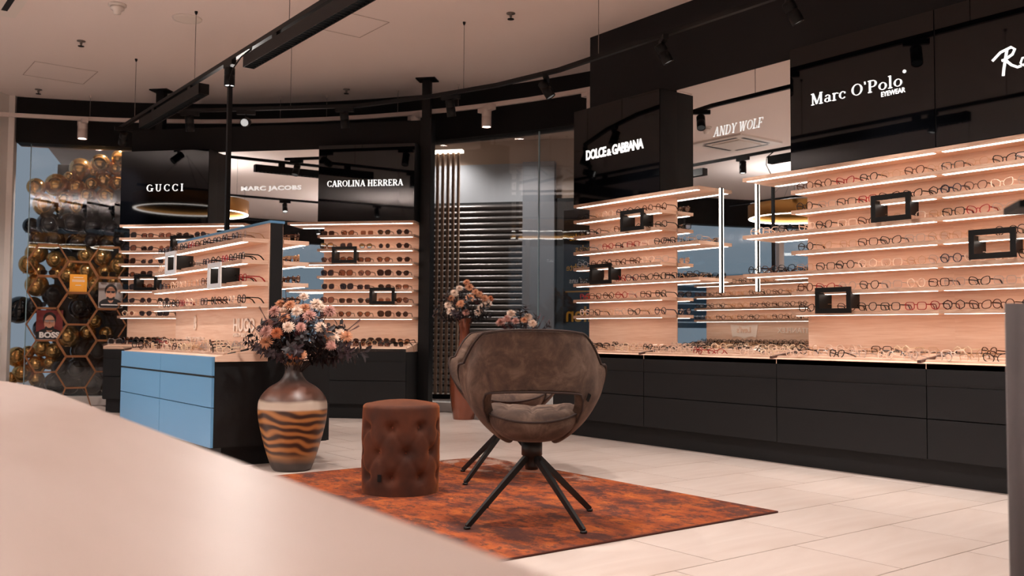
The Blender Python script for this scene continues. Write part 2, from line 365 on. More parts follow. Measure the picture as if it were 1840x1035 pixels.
# ================================================================== MALL beyond the glass
ZM = 3.83
struct(MB().prism([arc(a, RAD+.26)[:2] for a in range(-5, 75, 5)]+[(4.0, 19), (16, 19), (16, 3)], ZM, ZM+.1).build('ceiling_mall', MALLC), 'beige corridor ceiling outside the shop')
struct(arc_band(68.6, 5, RAD+.25, RAD+.30, 3.18, ZM).build('wall_front_outer', MALLW), 'outer face of the shopfront header')
MF = Frame(4.2, 16.4, R(-50))
mw = struct(bx(1.5, 12, 0, .2, 0, ZM).build('wall_mall', MALLW, loc=MF.p(0, 0), rot=(0, 0, MF.rz)), 'beige wall across the corridor')
bx(4.2, 7.45, -.06, .0, 2.89, 3.47).build('grey_panel', MALLG, mw)
bx(6.97, 7.45, -.16, 0, 0, 3.47).build('grey_pillar', MALLGD, mw)
bx(7.45, 10.5, -.1, 0, 0, 2.92).build('dark_shopfront', SHDARK, mw)
sh = tag(empty('roller_shutter', MF.p(4.2, -.07), MF.rz), 'lowered grey metal roller shutter across the corridor', 'shutter')
SW = 2.76
bx(0, SW, .0, .05, .02, 2.89).build('shutter_backing', SHDARK, sh)
sl = MB(); n = 10
prof = [(-.004+.028*-math.sin(PI*k/n)-.0, .078*k/n) for k in range(n+1)]
sl.grid([[(x, yy, z) for x in (0, SW)] for yy, z in prof], 0, True); slme = sl.mesh('slat', SLAT)
for k in range(31): link('slat', slme, sh, (0, 0, .12+k*.0885))
bx(0, SW, -.03, .02, .02, .1).build('bottom_bar', SLAT, sh)
bt = tag(empty('batten_screen', MF.p(4.3, -1.3), MF.rz), 'vertical wooden batten screen lit from above outside the glass', 'screen')
for k in range(27): bx(k*.076, k*.076+.03, 0, .05, .06, 3.42).build('batten', BATTEN, bt)
bx(-.02, 2.05, -.02, .08, 3.42, 3.46).build('light_bar', mat('batten_light', (1, .9, .8, 1), .5, emit=(1, .85, .7, 1), es=3), bt)
bx(-.02, 2.05, 0, .07, 0, .06).build('base_rail', SATINBLK, bt)
for i, (x, y) in enumerate([(7.55, 11.65), (8.05, 10.45), arc(60.5, RAD+.62)[:2], (9.2, 9.0)]):
    d = tag(empty('downlight', (x, y, ZM)), 'round recessed downlight in the corridor ceiling, %s' % ['left of the two behind the central glass', 'right of the two behind the central glass', 'above the balloons', 'hidden behind the right wall'][i], 'light', 'corridor downlights')
    MB().lathe([(.06, -.004), (.085, -.006), (.09, 0)], 20).build('ring', PLASTIC, d); MB().lathe([(.001, -.005), (.06, -.004)], 20).build('lens', LEDW, d)
    add_light('downlight_beam', 'SPOT', d, (0, 0, -.02), 130, spot_size=R(130), spot_blend=.8, shadow_soft_size=.06)
# dark back-board behind the balloons
tag(arc_band(66.9, 50, RAD+1.15, RAD+1.2, 0, 3.12).build('back_board', HEADBLK), 'curved black board behind the balloon garland', 'board')

# ================================================================== GLASSES
def rim_pts(style, cx, cz, n=20):
    w, h, p, tilt = {'round': (.0235, .0225, 2.0, 0), 'square': (.0265, .020, 3.6, 0), 'panto': (.025, .0215, 2.5, .12), 'cat': (.027, .020, 2.6, .28), 'aviator': (.0275, .0235, 2.3, -.18), 'hexa': (.0255, .022, 2.0, 0), 'big': (.030, .026, 2.8, .1)}[style]
    w *= 1.08; h *= 1.22
    out = []; sgn = 1 if cx > 0 else -1
    for k in range(n):
        t = 2*PI*k/n; c, s = math.cos(t), math.sin(t)
        if style == 'hexa':
            a = (t+PI/6) % (PI/3)-PI/6; rr = math.cos(PI/6)/math.cos(a)*1.08; x, z = w*rr*c, h*rr*s
        else:
            x = w*math.copysign(abs(c)**(2/p), c); z = h*math.copysign(abs(s)**(2/p), s)
        z += tilt*x*sgn*(1 if z > 0 else .35)
        if style in ('panto', 'aviator') and z < 0: x *= 1-.25*(abs(z)/h)
        out.append((cx+x, 0, cz+z))
    return out, h, w
STYLES = ['round', 'square', 'panto', 'cat', 'hexa', 'square', 'panto']
_gm = {}
def glasses_meshes(style, col, sun=None):
    key = (style, col, sun)
    if key in _gm: return _gm[key]
    thick = {'gold': .0014, 'silver': .0014}.get(col, .0030)*(1.25 if sun else 1)
    cx = .0385; _, h, w = rim_pts(style, cx, 0); cz = h+.004
    fr = MB(); lm = MB()
    for s in (-1, 1):
        pts, _, _ = rim_pts(style, s*cx, cz)
        fr.tube(pts, thick, 4, closed=True, sm=False)
    gx = cx-w
    fr.tube([(-gx, -.001, cz+.006), (0, -.003, cz+.009), (gx, -.001, cz+.006)], thick*1.1, 4, sm=False)
    for s in (-1, 1): fr.tube([(s*(cx+w*.95), 0, cz+.008), (s*(cx+w+.006), .004, cz+.009)], thick*1.2, 4, sm=False)
    ex = cx+w+.006
    tm = MB().tube([(0, 0, 0), (.001, .045, 0), (.001, .085, -.001), (-.001, .105, -.010), (-.003, .128, -(cz+.009)+.003)], [thick*1.1, thick*1.1, thick*1.1, thick*1.3, thick*1.3], 4, sm=False, flat=(1.5, .7))
    pts, _, _ = rim_pts(style, 0.00001, 0); n = len(pts)
    lm.add([(x, .0006, z) for x, y, z in pts], [tuple(range(n))], 0)
    fm = FCOL[col]
    full = MB()
    for src, ofs in ((fr, None),): full.v += src.v; full.f += [list(f) for f in src.f]; full.m += src.m; full.smooth += src.smooth
    for s in (-1, 1):
        full.add([(x+s*ex, y+.004, z+cz+.009) for x, y, z in tm.v], tm.f, 0)
        full.add([(x*1+s*cx, y, z+cz) for x, y, z in lm.v], lm.f, 1)
    lens = {None: LENS, 'dark': LENSDARK, 'brown': LENSBROWN}[sun]
    _gm[key] = dict(front=fr.mesh('front_frame', fm), temple=tm.mesh('temple', fm), lens=lm.mesh('lens', lens), full=full.mesh('glasses', [fm, lens]), cx=cx, cz=cz, ex=ex)
    return _gm[key]
CNAME = {'black': 'black', 'tortoise': 'tortoiseshell', 'gold': 'gold wire', 'clear': 'clear', 'red': 'dark red', 'silver': 'silver wire', 'navy': 'navy', 'ivory': 'ivory'}
SNAME = {'round': 'round', 'square': 'square', 'panto': 'rounded', 'cat': 'cat-eye', 'aviator': 'aviator', 'hexa': 'hexagonal', 'big': 'oversized'}
def place_glasses(loc, rz, style, col, sun, where, group, parts=True, tilt=0):
    g = glasses_meshes(style, col, sun); nm = 'sunglasses' if sun else 'eyeglasses'
    o = link(nm, g['front'] if parts else g['full'], None, loc, (tilt, 0, rz))
    if sun: o.scale = (1.04, 1.0, .98)
    tag(o, '%s %s %s, %s' % (CNAME[col], SNAME[style], nm, where), 'glasses', group)
    if parts:
        for s in (-1, 1):
            link('temple', g['temple'], o, (s*g['ex'], .004, g['cz']+.009)); link('lens', g['lens'], o, (s*g['cx'], 0, g['cz']))
    return o
ECOLS = ['black']*9+['gold']*4+['clear']*4+['tortoise']*4+['silver']*3+['red']*2+['navy']*2
TCOLS = ['clear']*5+['ivory']*4+['gold']*4+['black']*4+['tortoise']*3+['silver']*3+['red']
def rnd_tray(): return random.choice(STYLES), random.choice(TCOLS), None
def rnd_eye(): return random.choice(STYLES), random.choice(ECOLS), None
def rnd_sun():
    return random.choice(['big', 'cat', 'square', 'aviator', 'round', 'panto', 'big']), random.choice(['black', 'black', 'black', 'tortoise', 'tortoise', 'gold']), random.choice(['dark', 'dark', 'brown'])

# ================================================================== DISPLAY BAYS
SHZ = [2.105-.1475*k for k in range(8)]        # canopy and seven shelves (height of the upper face of the edge)
SD = .21                                       # shelf depth
def shelf(parent, x0, x1, z, name='shelf', th=.027, cut=None, d=SD):
    s = bx(x0, x1, -d, 0, z-th, z).build(name, WOOD, parent)
    bx(x0, x1, -d-.003, -d, z-th, z).build('front_edge', WOODEDGE, s)
    bx(x0+.03, x1-.03, -d+.010, -d+.050, z-th-.002, z-th).build('led_strip', LEDM, s)
    return s
def display_unit(F, x0, w, label, ext=(0, 0), seam=False):
    """wood back, canopy and seven lit shelves; ext = how far canopy, 4th and 6th boards run past left/right"""
    u = tag(empty('display_shelving', F.p(x0, 0), F.rz), label, 'shelving', 'lit birch shelving bays')
    bx(0, w, -.012, .011, .80, SHZ[0]).build('back_panel', WOOD, u)
    for k, z in enumerate(SHZ):
        l, r = (ext if k in (0, 3, 5) else (0, 0))
        shelf(u, -l, w+r, z, 'canopy' if k == 0 else 'shelf')
    return u
def display_frame(F, xc, zc, label, front=FRAMEBLK, w=.28, h=.18, y0=-.27):
    f = tag(empty('open_box_display', F.p(xc, y0, zc), F.rz), label, 'display box', 'open black boxes around single pairs')
    b = .034; m = MB()
    m.box(-w/2, w/2, 0, .012, h/2-b, h/2); m.box(-w/2, w/2, 0, .012, -h/2, -h/2+b); m.box(-w/2, -w/2+b, 0, .012, -h/2+b, h/2-b); m.box(w/2-b, w/2, 0, .012, -h/2+b, h/2-b)
    m.build('front_frame', front, f)
    for s in (-1, 1):
        a = s*(w/2-b); bx(min(a, a+s*.008), max(a, a+s*.008), .012, .15, -h/2+b, h/2-b).build('side_panel', FRAMEBLK, f)
    return f
def base_cabinet(F, x0, w, label, yf=-.455, seams=True, mface=CAB):
    c = tag(empty('base_cabinet', F.p(x0, 0), F.rz), label, 'cabinet', 'anthracite drawer cabinets')
    bx(0, w, yf+.02, -.0, .15, .70).build('body', GROOVE, c)
    bx(.002, w-.002, yf, yf+.02, .612, .735).build('top_rail', mface, c)
    bx(.002, w-.002, yf+.003, yf+.02, .600, .612).build('grip_groove', GROOVE, c)
    for z0, z1 in ((.404, .598), (.157, .398)): bx(.003, w-.003, yf, yf+.02, z0, z1).build('drawer', mface, c)
    bx(0, w, yf+.075, -.0, 0, .15).build('plinth', CAB, c)
    return c
def tray(F, x0, w, label, y0=-.455, z0=.738, z1=.795, ribs=3):
    t = tag(empty('display_tray', F.p(x0, 0), F.rz), label, 'tray', 'sloping glasses trays')
    sl = (z1-z0)/-y0
    m = MB(); m.prism([(y0, z0-.035), (0, z0-.035), (0, z1), (y0, z0)], 0, w, 0, 'x'); m.build('board', WOOD, t)
    for k in range(ribs):
        y = y0+.05+k*(-y0-.09)/ribs; z = z0+(y-y0)*sl
        MB().prism([(y, z), (y+.03, z+.03*sl), (y+.03, z+.03*sl+.012), (y+.006, z+.012)], .012, w-.012, 0, 'x').build('rib', WOODEDGE, t)
    MB().prism([(y0, z0), (0, z1), (0, z1+.016), (y0, z0+.016)], -.012, .012, 0, 'x').build('divider', DARKWOOD, t)
    t['sl'] = sl
    return t
def fill_shelf(F, xs, z, gen, where, group, start=0, yoff=-.155, rz0=0.0, parts=True):
    for i, x in enumerate(xs):
        st, co, su = gen() if callable(gen) else gen
        place_glasses(F.p(x+random.uniform(-.012, .012), yoff+random.uniform(-.012, .012), z), F.rz+rz0+random.uniform(-.12, .16), st, co, su, '%s from left, %s' % (ORD[i+start], where), group, parts)
def fill_tray(F, x0, w, gen, where, group, y0=-.455, z0=.738, sl=.125, rows=3, n=7, prob=.95, parts=False):
    for r in range(rows):
        k = 0
        for i in range(n):
            if random.random() > prob: continue
            st, co, su = gen()
            y = y0+.075+r*(-y0-.10)/rows+random.uniform(-.012, .012); x = x0+(i+.5)*w/n+random.uniform(-.02, .02)
            place_glasses(F.p(x, y, z0+(y-y0)*sl+.004), F.rz+random.uniform(-.5, .5), st, co, su, '%s from left in %s row, %s' % (ORD[k], ['front', 'second', 'third', 'rear'][r], where), group, parts, tilt=random.choice([-.25, -.1, -.6, .1]))
            k += 1

# ------------------------------------------------ lettering
def text_mesh(s, size, bold=0, shear=0, sx=1, depth=.004, align='CENTER', space=1, mirror=False):
    cu = bpy.data.curves.new('t', 'FONT'); cu.body = s; cu.size = size; cu.align_x = align; cu.extrude = depth; cu.offset = bold; cu.shear = shear; cu.space_character = space; cu.resolution_u = 3
    o = bpy.data.objects.new('t', cu); COL.objects.link(o); dg = bpy.context.evaluated_depsgraph_get(); me = bpy.data.meshes.new_from_object(o.evaluated_get(dg))
    bpy.data.objects.remove(o); bpy.data.curves.remove(cu)
    me.transform(Matrix.Diagonal((-sx if mirror else sx, 1, 1, 1)))
    if mirror: me.flip_normals()
    me.transform(Matrix.Rotation(PI/2, 4, 'X'))
    me.materials.clear(); return me
def text_fit(s, width, height, bold=.02, space=1, shear=0, mirror=False, depth=.003):
    me = text_mesh(s, 1.0, bold, shear, 1, depth=depth, align='LEFT', space=space, mirror=mirror)
    xs = [v.co.x for v in me.vertices]; zs = [v.co.z for v in me.vertices]
    me.transform(Matrix.Translation((-min(xs), 0, -min(zs)))); me.transform(Matrix.Diagonal((width/(max(xs)-min(xs)), 1, height/(max(zs)-min(zs)), 1)))
    return me
T_, t_ = .165, .06
def _arc(cx, cy, rx, ry, a0, a1, tk=T_, tn=t_): return ('a', cx, cy, rx, ry, a0, a1, tk, tn)
def _l(x0, y0, x1, y1, w=T_): return ('l', x0, y0, x1, y1, w)
def _s(x, y, n=.34, h=.06): return ('s', x, y, n, h)
SERIF = {
 'G': (1.0, [_arc(.5, .5, .40, .46, 42, 345), _l(.84, .05, .84, .44), _s(.84, .44, .36)]),
 'U': (.98, [_l(.2, 1, .2, .32), _arc(.48, .32, .28, .28, 180, 360, .14, .08), _l(.77, 1, .77, .32, .07), _s(.2, 1), _s(.77, 1, .28)]),
 'C': (.92, [_arc(.5, .5, .40, .46, 45, 315), _l(.80, .72, .80, .94, .06), _l(.80, .08, .80, .26, .05)]),
 'I': (.46, [_l(.23, 0, .23, 1), _s(.23, 0), _s(.23, 1)]),
 'A': (.98, [_l(.12, 0, .48, 1, .065), _l(.48, 1, .84, 0, .17), _l(.24, .32, .7, .32, .06), _s(.12, 0, .28), _s(.84, 0, .34)]),
 'R': (.96, [_l(.2, 0, .2, 1), _s(.2, 0), _s(.2, 1), _l(.2, .97, .5, .97, .06), _l(.2, .5, .5, .5, .06), _arc(.5, .735, .22, .235, -90, 90), _l(.48, .5, .82, .03, .16), _s(.84, 0, .22)]),
 'O': (1.02, [_arc(.51, .5, .41, .46, 0, 360)]),
 'L': (.80, [_l(.2, 0, .2, 1), _s(.2, 0), _s(.2, 1), _l(.2, .03, .72, .03, .06), _l(.72, 0, .72, .28, .05)]),
 'N': (1.02, [_l(.18, 0, .18, 1, .065), _l(.18, 1, .82, 0, .17), _l(.82, 0, .82, 1, .065), _s(.18, 0, .28), _s(.14, 1, .22), _s(.82, 1, .28)]),
 'H': (1.02, [_l(.2, 0, .2, 1), _l(.8, 0, .8, 1), _l(.2, .5, .8, .5, .06), _s(.2, 0), _s(.2, 1), _s(.8, 0), _s(.8, 1)]),
 'E': (.84, [_l(.2, 0, .2, 1), _s(.2, 0), _s(.2, 1), _l(.2, .03, .72, .03, .06), _l(.2, .97, .70, .97, .06), _l(.2, .5, .56, .5, .06), _l(.72, 0, .72, .24, .05), _l(.70, .8, .70, 1, .05), _l(.56, .4, .56, .6, .05)]),
 'F': (.80, [_l(.2, 0, .2, 1), _s(.2, 0), _s(.2, 1), _l(.2, .97, .72, .97, .06), _l(.2, .5, .56, .5, .06), _l(.72, .76, .72, 1, .05), _l(.56, .4, .56, .6, .05)]),
 'D': (1.0, [_l(.2, 0, .2, 1), _s(.2, 0), _s(.2, 1), _l(.2, .97, .46, .97, .06), _l(.2, .03, .46, .03, .06), _arc(.46, .5, .40, .47, -90, 90)]),
 'Y': (.92, [_l(.14, 1, .46, .46, .16), _l(.80, 1, .46, .46, .06), _l(.46, .48, .46, 0), _s(.46, 0), _s(.14, 1, .3), _s(.80, 1, .24)]),
 'W': (1.3, [_l(.12, 1, .38, 0, .15), _l(.38, 0, .62, .95, .06), _l(.62, .95, .86, 0, .15), _l(.86, 0, 1.14, 1, .06), _s(.12, 1, .28), _s(.62, 1, .2), _s(1.14, 1, .24)]),
 'M': (1.2, [_l(.18, 0, .18, 1, .08), _l(.2, 1, .58, .06, .17), _l(.58, .06, .96, 1, .07), _l(.98, 0, .98, 1), _s(.18, 0, .3), _s(.98, 0), _s(.14, 1, .24), _s(1.0, 1, .26)]),
 'P': (.9, [_l(.22, 0, .22, 1), _s(.22, 0), _s(.22, 1), _l(.22, .97, .5, .97, .06), _l(.22, .46, .5, .46, .06), _arc(.5, .715, .24, .255, -90, 90)]),
 'a': (.72, [_arc(.32, .19, .20, .165, 0, 360, .13, .05), _l(.54, .05, .54, .48, .14), _arc(.36, .48, .19, .14, 0, 165, .12, .06), _s(.60, .03, .2)]),
 'r': (.58, [_l(.2, 0, .2, .64, .15), _s(.2, 0), _s(.16, .64, .22), _arc(.42, .46, .2, .15, 30, 170, .12, .07)]),
 'c': (.66, [_arc(.36, .32, .26, .29, 45, 320, .15, .055), _l(.56, .42, .56, .56, .1)]),
 'o': (.74, [_arc(.37, .32, .28, .29, 0, 360, .15, .055)]),
 'l': (.44, [_l(.22, 0, .22, 1.02, .15), _s(.22, 0), _s(.17, 1.02, .24)]),
 "'": (.30, [_l(.16, .78, .13, 1.02, .11)]), ' ': (.38, []), '.': (.3, [_arc(.14, 1.12, .07, .07, 0, 360, .13, .13)]),
}
def serif_mesh(txt, size, bold=1.0, shear=0, depth=.006, sx=1.0, align='C', gap=.06):
    m = MB(); x = 0
    def quad(pts):
        P = [((a+shear*b)*size*sx, b*size) for a, b in pts]
        ar = sum(P[i][0]*P[(i+1) % 4][1]-P[(i+1) % 4][0]*P[i][1] for i in range(4))
        if ar < 0: P = P[::-1]
        m.prism([(p[0], p[1]) for p in P], 0, -depth, 0, 'y')
    for ch in txt:
        wd, st = SERIF[ch]
        for s in st:
            if s[0] == 'l':
                _, x0, y0, x1, y1, w = s; w *= bold; d = math.hypot(x1-x0, y1-y0); nx, ny = -(y1-y0)/d*w/2, (x1-x0)/d*w/2
                quad([(x+x0+nx, y0+ny), (x+x0-nx, y0-ny), (x+x1-nx, y1-ny), (x+x1+nx, y1+ny)])
            elif s[0] == 's':
                _, cx, cy, n, h = s; y0 = cy if cy < .3 else cy-h
                quad([(x+cx-n/2, y0), (x+cx+n/2, y0), (x+cx+n/2, y0+h), (x+cx-n/2, y0+h)])
            else:
                _, cx, cy, rx, ry, a0, a1, tk, tn = s; N = max(6, int(abs(a1-a0)/18)); tk *= bold
                for i in range(N):
                    q = []
                    for a in (a0+(a1-a0)*i/N, a0+(a1-a0)*(i+1)/N):
                        c, sn = math.cos(R(a)), math.sin(R(a)); w = tn+(tk-tn)*abs(c)**1.3
                        q.append(((x+cx+(rx-w/2)*c, cy+(ry-tn/2)*sn), (x+cx+(rx+w/2)*c, cy+(ry+tn/2)*sn)))
                    quad([q[0][0], q[0][1], q[1][1], q[1][0]])
        x += wd+gap
    tw = (x-gap)*size*sx
    if align == 'C': m.v = [(a-tw/2, b, c) for a, b, c in m.v]
    return m, tw
def sign_box(F, x0, w, z0, z1, label, d=SD, split=False):
    s = tag(empty('sign_box', F.p(x0, 0), F.rz), label, 'sign', 'black sign boxes')
    bx(0, w, -d, .011, z0, z1).build('box', CAB, s)
    bx(.004, w-.004, -d-.006, -d, z0+.002, z1-.002).build('gloss_face', GLOSSBLK, s)
    return s
def put_text(parent, me, mats, x, y, z, name='lettering'):
    for m in (mats if isinstance(mats, list) else [mats]): me.materials.append(m)
    return link(name, me, parent, (x, y, z))
def mirror_pane(F, x0, x1, z0, z1, label):
    o = tag(bx(x0, x1, -.006, .010, z0, z1).build('wall_mirror', [MIRROR, MIRROREDGE], loc=F.p(0, 0), rot=(0, 0, F.rz)), label, 'mirror', 'tall wall mirror panes')
    for p in o.data.polygons:
        if abs(p.normal.y) < .5: p.material_index = 1
    return o

# ------------------------------------------------ right wall
FY = lambda Y: 6.57-Y      # world Y -> frame x
LB, MRR, RB, RB2 = (FY(6.57), FY(5.467)), (FY(5.467), FY(4.165)), (FY(4.165), FY(3.065)), (FY(3.065), FY(1.965))
display_unit(RW, LB[0], LB[1]-LB[0], 'lit birch shelving bay under the right wall\'s left sign, left of the mirror', ext=(0, .42))
display_unit(RW, RB[0], RB[1]-RB[0], 'lit birch shelving bay on the right wall, just right of the mirror', ext=(.44, 0))
display_unit(RW, RB2[0], RB2[1]-RB2[0], 'lit birch shelving bay at the far right edge of the right wall')
seams = [0, FY(5.42), FY(4.12), FY(3.02), FY(1.9)]
for i, lab in enumerate(['anthracite drawer cabinet behind the armchair, left end of the right wall', 'wide anthracite drawer cabinet below the wall mirror', 'anthracite drawer cabinet on the right wall, right of the mirror', 'anthracite drawer cabinet at the right edge beside the grey upholstery']):
    base_cabinet(RW, seams[i], seams[i+1]-seams[i], lab)
for (x0, x1), lab in zip((LB, MRR, RB, RB2), ['birch glasses tray on the right counter under the left shelving', 'birch glasses tray on the right counter below the mirror', 'birch glasses tray on the right counter right of the mirror', 'birch glasses tray at the right end of the right counter']):
    tray(RW, x0, x1-x0, lab)
for i, (a, b) in enumerate(((MRR[0], FY(5.027)), (FY(5.027), FY(4.595)), (FY(4.595), MRR[1]))):
    mirror_pane(RW, a, b, .80, 3.003, '%s pane of the tall mirror on the right wall' % ['left', 'middle', 'right'][i])
for i, Y in enumerate((4.985, 4.626)):
    o = tag(empty('light_tube', RW.p(FY(Y), -.022, 1.245), RW.rz), 'vertical glowing light tube on the right mirror, %s of two' % ['left', 'right'][i], 'light', 'vertical mirror lights')
    bx(-.0055, .0055, -.006, .004, 0, .85).build('diffuser', LEDV, o); bx(-.007, .007, .004, .014, -.005, .855).build('profile', SATINBLK, o)
SB1 = sign_box(RW, LB[0], LB[1]-LB[0], 2.106, 2.985, 'black sign box with bold white capitals at the right wall\'s left end')
put_text(SB1, text_fit('DOLCE', .268, .092, .035, .86), LETTER, .178, -SD-.008, 2.500)
put_text(SB1, text_fit('&', .058, .062, .03), LETTER, .456, -SD-.008, 2.500)
put_text(SB1, text_fit('GABBANA', .390, .092, .035, .86), LETTER, .524, -SD-.008, 2.500)
SB2 = sign_box(RW, RB[0], RB[1]-RB[0], 2.106, 3.0, 'black sign box with white serif lettering, right of the right mirror')
m, tw = serif_mesh("Marc O'Polo", .082, .95, sx=1.03); m.build('lettering', LETTER, SB2, loc=(.532, -SD-.008, 2.550))
m, tw = serif_mesh(".", .085); m.build('lettering', LETTER, SB2, loc=(.898, -SD-.008, 2.546))
put_text(SB2, text_fit('EYEWEAR', .172, .034, .02), LETTER, .728, -SD-.008, 2.504)
SB3 = sign_box(RW, RB2[0], RB2[1]-RB2[0], 2.106, 3.0, 'black sign box with white script lettering at the right edge')
def script_mesh():
    m = MB()
    st = [[(-.02, .13), (.05, .19), (.14, .215), (.17, .19), (.15, .15), (.09, .12), (.06, .115)], [(.105, .20), (.09, .12), (.075, .03), (.07, -.02)], [(.09, .115), (.14, .06), (.19, .03), (.22, .035)],
          [(.27, .10), (.23, .10), (.215, .06), (.235, .035), (.265, .06), (.275, .10), (.27, .05), (.285, .035), (.31, .06)], [(.325, .11), (.325, .06), (.345, .045), (.375, .075), (.385, .115)], [(.39, .12), (.375, .03), (.34, -.03), (.30, -.03), (.31, .0), (.37, .02), (.42, .06)],
          [(.44, .075), (.47, .08)], [(.53, .20), (.515, .10), (.505, .02)], [(.49, .18), (.56, .215), (.615, .19), (.58, .13), (.53, .115), (.59, .11), (.61, .06), (.56, .02), (.505, .03)], [(.70, .10), (.66, .10), (.645, .05), (.67, .03), (.70, .06), (.705, .10), (.70, .05), (.72, .035)], [(.74, .10), (.735, .03)], [(.735, .07), (.77, .10), (.785, .08), (.78, .03), (.80, .03)]]
    return st
for grp in ((0, 1, 2), (3,), (4, 5), (6,), (7, 8), (9,), (10, 11)):
    m = MB(); st = script_mesh()
    for k in grp: m.tube([(x, 0, z) for x, z in st[k]], .0125 if k < 3 or k in (7, 8) else .0095, 6, flat=(1, .5))
    o = m.build('letter', LETTER, SB3, loc=(.379, -SD-.010, 2.488)); o.scale = (.70, 1, .70)
aw = tag(empty('mirror_lettering', RW.p(FY(4.92), -.008, 2.53), RW.rz), 'silver italic lettering on the right mirror', 'lettering', )
m, tw = serif_mesh('ANDY WOLF', .076, .75, shear=.25, depth=.003, sx=.74); m.build('letters', LETTERM, aw, loc=(.10, 0, 0))

# glasses on the right wall shelves
GR = 'eyeglasses on the right wall shelves'
frames_R = [(5.75, SHZ[2]+.075, 'black box on the upper shelves left of the right mirror'), (6.145, SHZ[5]+.072, 'black box on a lower shelf nearest the armchair'),
            (3.353, SHZ[3]+.085, 'black box on the third shelf right of the mirror'), (2.70, SHZ[5]+.095, 'black box at the far right of the right wall'), (3.79, SHZ[7]+.075, 'black box on the lowest shelf right of the mirror')]
for Y, z, lab in frames_R: display_frame(RW, FY(Y), z, lab)
for k in range(1, 8):
    sh_ = '%s shelf from top' % ORD[k-1]
    n = 7; x0, x1 = LB
    xs = [x0+.085+i*(x1-x0-.13)/(n-1) for i in range(n)]
    fill_shelf(RW, xs, SHZ[k], rnd_eye, sh_+', left bay of right wall', GR)
    xs = [RB[0]+.08+i*(RB[1]-RB[0]-.10)/6 for i in range(7)]
    fill_shelf(RW, xs, SHZ[k], rnd_eye, sh_+' right of right mirror', GR)
    xs = [RB2[0]+.07+i*.157 for i in range(5)]
    fill_shelf(RW, xs, SHZ[k], rnd_eye, sh_+' at far right edge', GR)
    if k in (3, 5):
        fill_shelf(RW, [LB[1]+.06, LB[1]+.19, LB[1]+.32], SHZ[k], rnd_eye, sh_+' jutting left over right mirror', GR)
        fill_shelf(RW, [RB[0]-.36, RB[0]-.23, RB[0]-.09], SHZ[k], rnd_eye, sh_+' jutting right over right mirror', GR)
GT = 'eyeglasses lying in the right counter trays'
for (x0, x1), lab, n in zip((LB, MRR, RB, RB2), ['tray under left bay, right counter', 'tray below right mirror', 'tray right of right mirror', 'tray at far right edge'], (6, 8, 6, 5)):
    fill_tray(RW, x0+.03, (x1-x0-.05)*(1 if lab[-4:] != 'edge' else .8), rnd_tray, lab, GT, n=n)

# ------------------------------------------------ far display (partition)
U1 = (-.03, 1.05); MB_ = (1.05, 2.34); U2 = (2.34, 3.43)
display_unit(BW, U1[0], U1[1]-U1[0], 'lit birch sunglasses bay at the left end of the far display', ext=(0, .44))
display_unit(BW, U2[0], U2[1]-U2[0], 'lit birch sunglasses bay at the right end of the far display', ext=(.35, 0))
for (x0, x1), lab in zip((U1, MB_, U2), ['anthracite drawer cabinet at the left end of the far display', 'wide anthracite drawer cabinet hidden behind the blue island', 'anthracite drawer cabinet of the far display, right of the banded vase']):
    base_cabinet(BW, x0, x1-x0, lab)
for (x0, x1), lab in zip((U1, MB_, U2), ['sunglasses tray at the left end of the far display', 'sunglasses tray below the far mirror', 'sunglasses tray under the far display\'s right bay']): tray(BW, x0, x1-x0, lab)
for i, (a, b) in enumerate(((1.05, 1.48), (1.48, 1.90), (1.90, 2.34))): mirror_pane(BW, a, b, .80, 2.945, '%s pane of the far mirror between the two sign boxes' % ['left', 'middle', 'right'][i])
SG = sign_box(BW, U1[0], U1[1]-U1[0], 2.106, 2.94, 'black sign box with five widely spaced white capitals, far display')
m, tw = serif_mesh('GUCCI', .080, .85, sx=1.0, gap=.34); m.build('lettering', LETTER, SG, loc=(.553, -SD-.008, 2.475))
SCH = sign_box(BW, U2[0], U2[1]-U2[0], 2.106, 2.94, 'black sign box with two white serif words, right end of far display')
m, tw = serif_mesh('CAROLINA HERRERA', .066, 1.15, sx=.865); m.build('lettering', LETTER, SCH, loc=(.534, -SD-.008, 2.484))
mj = tag(empty('mirror_lettering', BW.p(1.336, -.008, 2.481), BRZ), 'pale sans-serif lettering on the far mirror', 'lettering')
put_text(mj, text_fit('MARC JACOBS', .72, .064, .025, 1.05), LETTERM, 0, 0, 0, 'letters')
bs = lambda s: 3.47-s
for s, z, lab in [(.80, SHZ[3]+.075, 'black box on the third shelf of the far display\'s right bay'), (.37, SHZ[6]+.075, 'black box on the sixth shelf of the far display\'s right bay'), (2.70, SHZ[2]+.07, 'black box on the second shelf of the far display\'s left bay'), (3.13, SHZ[5]+.08, 'black box on a lower shelf of the far display\'s left bay')]:
    display_frame(BW, bs(s), z, lab)
for k in range(1, 8):
    sh_ = '%s shelf from top' % ORD[k-1]
    xs = [U2[0]+.10+i*.215 for i in range(5)]; fill_shelf(BW, xs, SHZ[k], rnd_sun, sh_+', right bay of far display', 'sunglasses on the far display')
    xs = [U1[0]+.10+i*.215 for i in range(5)]
    for i, x in enumerate(xs):
        st, co, su = ('round', 'ivory', 'brown') if (k == 7 and i == 0) else rnd_sun()
        place_glasses(BW.p(x, -.155, SHZ[k]), BRZ+random.uniform(-.1, .15), st, co, su, '%s from left, %s, left bay of far display' % (ORD[i], sh_), 'sunglasses on the far display')
fill_tray(BW, U2[0]+.03, U2[1]-U2[0]-.05, rnd_sun, 'tray, right bay of far display', 'sunglasses in the far trays', n=6)
fill_tray(BW, U1[0]+.03, .55, rnd_sun, 'tray, left bay of far display', 'sunglasses in the far trays', n=4)

